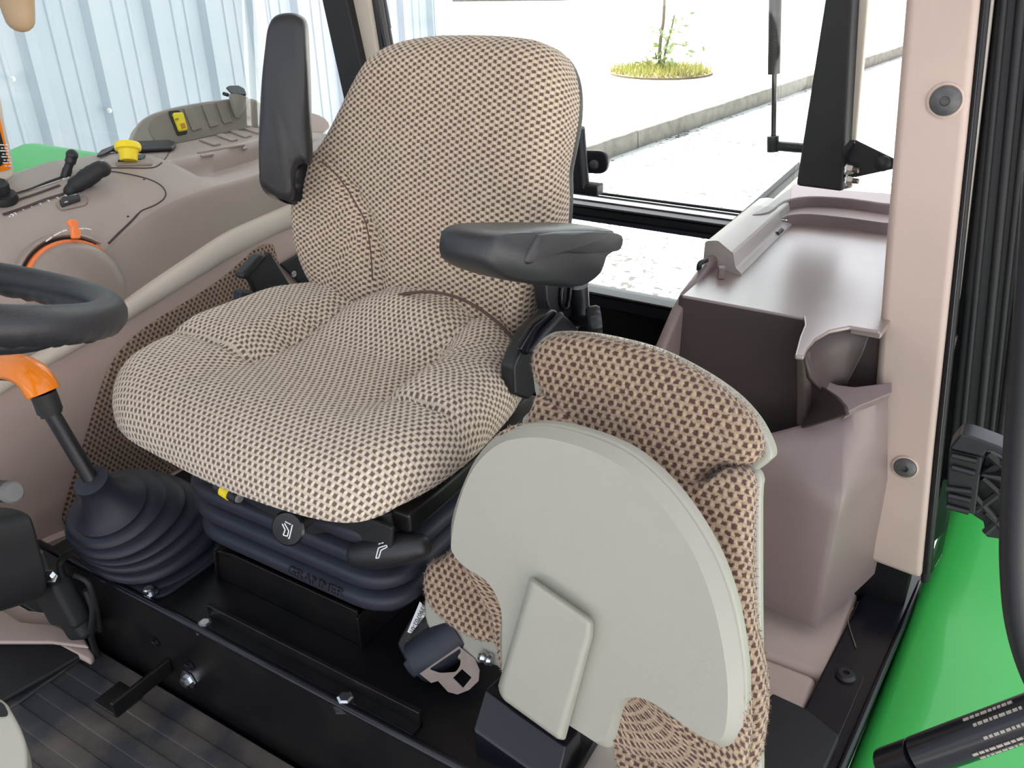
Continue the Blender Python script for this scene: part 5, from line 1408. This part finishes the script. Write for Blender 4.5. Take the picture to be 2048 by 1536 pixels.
# rear surround steps round the post foot
prism('rear_surround', cr([TP(p, 0.49) for p in [(1500, 430), (1530, 412), (1560, 388), (1580, 374), (1596, 366), (1700, 380), (1790, 388), (1790, 408), (1700, 397), (1620, 393), (1570, 402), (1540, 424)]], 3, True), V((0, 0, -0.05)), TAUPE3, so, bevel=0.006, segs=3)
prism('rear_step', cr([TP(p, 0.472) for p in [(1545, 440), (1552, 428), (1575, 418), (1620, 408), (1700, 413), (1790, 424), (1790, 446), (1700, 436), (1620, 428), (1580, 430), (1560, 438)]], 3, True), V((0, 0, -0.03)), TAUPE3, so, bevel=0.005, segs=3)
# deep bin
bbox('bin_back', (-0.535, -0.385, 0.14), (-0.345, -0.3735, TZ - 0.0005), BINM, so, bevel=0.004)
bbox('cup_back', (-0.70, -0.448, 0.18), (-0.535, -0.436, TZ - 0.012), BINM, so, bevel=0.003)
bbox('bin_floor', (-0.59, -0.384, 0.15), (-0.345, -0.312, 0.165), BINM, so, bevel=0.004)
flg = [(1606, 630), (1760, 652), (1760, 662), (1700, 652), (1660, 660), (1632, 676), (1615, 696), (1608, 712), (1590, 710), (1600, 672), (1610, 648), (1608, 632)]
prism('cup_flange', [TP(p, 0.456) for p in flg], V((0, 0, -0.006)), TRAYM, so, bevel=0.003)
arc = cr([TP(p, 0.452) for p in [(1608, 712), (1616, 696), (1632, 676), (1660, 661), (1700, 653), (1725, 653), (1744, 656)]], 4)
cwc = V((-0.575, -0.395, 0))
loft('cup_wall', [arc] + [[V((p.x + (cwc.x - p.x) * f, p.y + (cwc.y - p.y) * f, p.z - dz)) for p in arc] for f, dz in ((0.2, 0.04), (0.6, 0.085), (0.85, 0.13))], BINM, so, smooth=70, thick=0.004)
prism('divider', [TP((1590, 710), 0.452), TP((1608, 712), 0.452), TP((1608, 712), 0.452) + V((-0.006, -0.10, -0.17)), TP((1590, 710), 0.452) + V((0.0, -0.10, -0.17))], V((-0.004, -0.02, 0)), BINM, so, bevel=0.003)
lathe('bin_clip', [(0.012, 0), (0.012, 0.004), (0.006, 0.008)], PZ((1582, 850), 0.25), Z1, BLKPAINT, so, n=12)
# cup lip
CN = V((-0.25, 0.45, 0.85)).normalized(); CL0 = PZ((1680, 780), 0.365)
lipp = [(1622, 762), (1627, 755), (1638, 751), (1650, 759), (1675, 769), (1710, 773), (1785, 764), (1785, 786), (1720, 812), (1694, 826), (1688, 808), (1672, 790), (1645, 772)]
prism('cup_lip', [PP(p, CL0, CN) for p in lipp], -CN * 0.02, TAUPE3, so, bevel=0.002)
LWn = V((0.80, 0.50, 0.30)).normalized(); LW0 = PP((1622, 762), CL0, CN)
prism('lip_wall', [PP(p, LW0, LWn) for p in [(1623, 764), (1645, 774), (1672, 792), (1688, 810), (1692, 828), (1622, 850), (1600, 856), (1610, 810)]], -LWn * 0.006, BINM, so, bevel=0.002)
# front wall
R0 = [((1440, 893), -.30), ((1500, 880), -.305), ((1545, 871), -.312), ((1620, 850), -.335), ((1690, 822), -.362), ((1745, 793), -.385), ((1775, 775), -.41)]
Rm = [((1440, 925), -.296), ((1500, 925), -.298), ((1545, 925), -.302), ((1620, 925), -.312), ((1700, 925), -.338), ((1748, 890), -.38), ((1775, 870), -.42)]
R1 = [((1440, 945), -.294), ((1500, 948), -.296), ((1545, 955), -.298), ((1620, 972), -.301), ((1686, 992), -.310), ((1745, 962), -.385), ((1775, 945), -.42)]
R1b = [((1440, 960), -.293), ((1500, 965), -.294), ((1545, 975), -.296), ((1620, 995), -.298), ((1684, 1012), -.306), ((1743, 975), -.388), ((1775, 958), -.42)]
R2 = [((1440, 1168), -.294), ((1510, 1203), -.294), ((1550, 1222), -.294), ((1590, 1240), -.293), ((1630, 1258), -.293), ((1728, 1168), -.41), ((1765, 1130), -.44)]
rows = [[PY(p, y) for p, y in r] for r in (R0, R1, R1b, R2)]
rows[1:1] = [[a * (1 - t) + b * t for a, b in zip(rows[0], rows[1])] for t in (0.33, 0.66, 0.93)]
k_ = len(rows)
rows[k_ - 1:k_ - 1] = [[a * (1 - t) + b * t for a, b in zip(rows[k_ - 2], rows[k_ - 1])] for t in (0.08, 0.5)]
top_row = [p + V((0, -0.006, 0.002)) for p in rows[0]]; in_row = [p + V((0.0, -0.008, -0.16)) for p in rows[0]]
def dens(r):
    a = cr(r[:5], 5); b = cr(r[4:], 5)
    c = r[4]; pre = a[:-2]; post = b[2:]
    mid = [a[-2] * (1 - t) ** 2 + c * 2 * t * (1 - t) + b[1] * t * t for t in (0, .25, .5, .75, 1)]
    return pre + mid[1:] + post
loft('bin_front', [dens(r) for r in [in_row, top_row] + rows], TAUPE3, so, smooth=70)
fq = PY((1700, 900), -0.335)

# ================================================================== DOOR SIDE DETAILS
dbk = thing('hinge_cover', 'black ribbed plastic hinge cover outside the door pillar', 'hinge cover', PY((1960, 980), -0.22))
def D(p, y=-0.20): return PY(p, y)
def c5(p): return (1700 + p[0] / 5.885, 820 + p[1] / 5.885)
prism('cover_top', [D(c5(p)) for p in [(1165, 460), (1300, 292), (1440, 312), (1730, 420), (1960, 530), (1945, 635), (1690, 492), (1612, 482), (1560, 555)]], V((0, -0.03, 0)), BLACK, dbk, bevel=0.002)
prism('cover_face', [D(c5(p), -0.205) for p in [(1165, 470), (1560, 560), (1530, 770), (1470, 1240), (1130, 1150), (1150, 700)]], V((0, -0.03, 0)), BLACKM, dbk, bevel=0.002)
for a, b in [((1200, 530), (1490, 600)), ((1200, 670), (1470, 745)), ((1130, 920), (1430, 960)), ((1160, 1000), (1420, 1065)), ((1140, 1130), (1400, 1200))]:
    tube('face_bar', [D(c5(a), -0.203), D(c5(b), -0.203)], 0.0035, BLACK, dbk, n=8)
prism('side_frame', [D(c5(p), -0.203) for p in [(1540, 755), (1910, 800), (1905, 885), (1530, 785)]], V((0, -0.03, 0)), BLACK, dbk, bevel=0.002)
prism('side_web', [D(c5(p), -0.222) for p in [(1600, 500), (1940, 640), (1900, 1280), (1890, 1540), (1600, 1500), (1570, 1320), (1440, 1240), (1530, 770)]], V((0, -0.02, 0)), BLACKM, dbk, bevel=0.002)
for a, b in [((1620, 520), (1900, 760)), ((1600, 740), (1900, 560)), ((1560, 800), (1900, 1100)), ((1480, 1180), (1900, 860)), ((1460, 1000), (1720, 1300)), ((1590, 1440), (1880, 1180)), ((1600, 1200), (1880, 1480)), ((1200, 780), (1440, 900)), ((1180, 920), (1430, 760))]:
    tube('web_rib', [D(c5(a), -0.212), D(c5(b), -0.212)], 0.004, BLACKM, dbk, n=6)
hs = tube('door_hose', cr([PY(p, 0.12) for p in [(2085, 300), (2066, 560), (2050, 760), (2038, 900), (2030, 1050), (2030, 1150), (2040, 1250), (2070, 1350), (2130, 1470)]], 6), 0.0095, BLACK, n=14)
tag(hs, 'thick black rubber hose curving down the right edge by the door', 'hose')
dst = thing('door_strut', 'black door gas strut with small silver print lying across the green fender', 'gas strut', PD((1780, 1530), 0.86))
ea, eb, ec = PD((1772, 1536), 0.86), PD((1836, 1514), 0.84), PD((2150, 1400), 0.80)
tube('strut_end', [ea, ea + (eb - ea) * 0.04, eb - (eb - ea) * 0.02, eb], [0.0145, 0.0165, 0.0165, 0.0150], BLKPAINT, dst, n=20)
tube('strut_body', [eb, eb + (ec - eb) * 0.004, ec], [0.0152, 0.0168, 0.0168], BLKPAINT, dst, n=22)
sd = (ec - eb).normalized(); sn_ = (CAM - eb); sn_ = (sn_ - sd * sn_.dot(sd)).normalized(); su = sn_.cross(sd)
for row, (a0, off) in enumerate([(0.45, 0.9), (0.5, 0.45), (0.52, -0.2), (0.40, -0.75), (0.42, -1.1)]):
    ang = off; nn = sn_ * math.cos(ang) + su * math.sin(ang); uu = nn.cross(sd)
    segs = []
    x = 0
    for k in range(9):
        L = random.uniform(0.002, 0.005); segs.append(((x, 0), (x + L, 0))); x += L + 0.0012
    strokes('strut_print', segs, eb + (ec - eb) * (a0 - 0.05) + nn * 0.0172, sd, uu, nn, 0.0022, LEDGE, dst)
# right fender seen through the side window
fr2 = prism('rear_fender', [V((0.78, y, z)) for y, z in [(0.10, 0.27), (0.0, 0.36), (-0.10, 0.455), (-0.17, 0.512), (-0.22, 0.535), (-0.29, 0.550), (-0.33, 0.546), (-0.36, 0.49), (-0.9, 0.47), (-1.0, 0.4), (-0.9, 0.2), (0.1, 0.2)]], V((0.3, 0, 0)), GREEN, bevel=0.02, segs=3)
tag(fr2, 'green fender top on the far side beyond the console', 'fender')
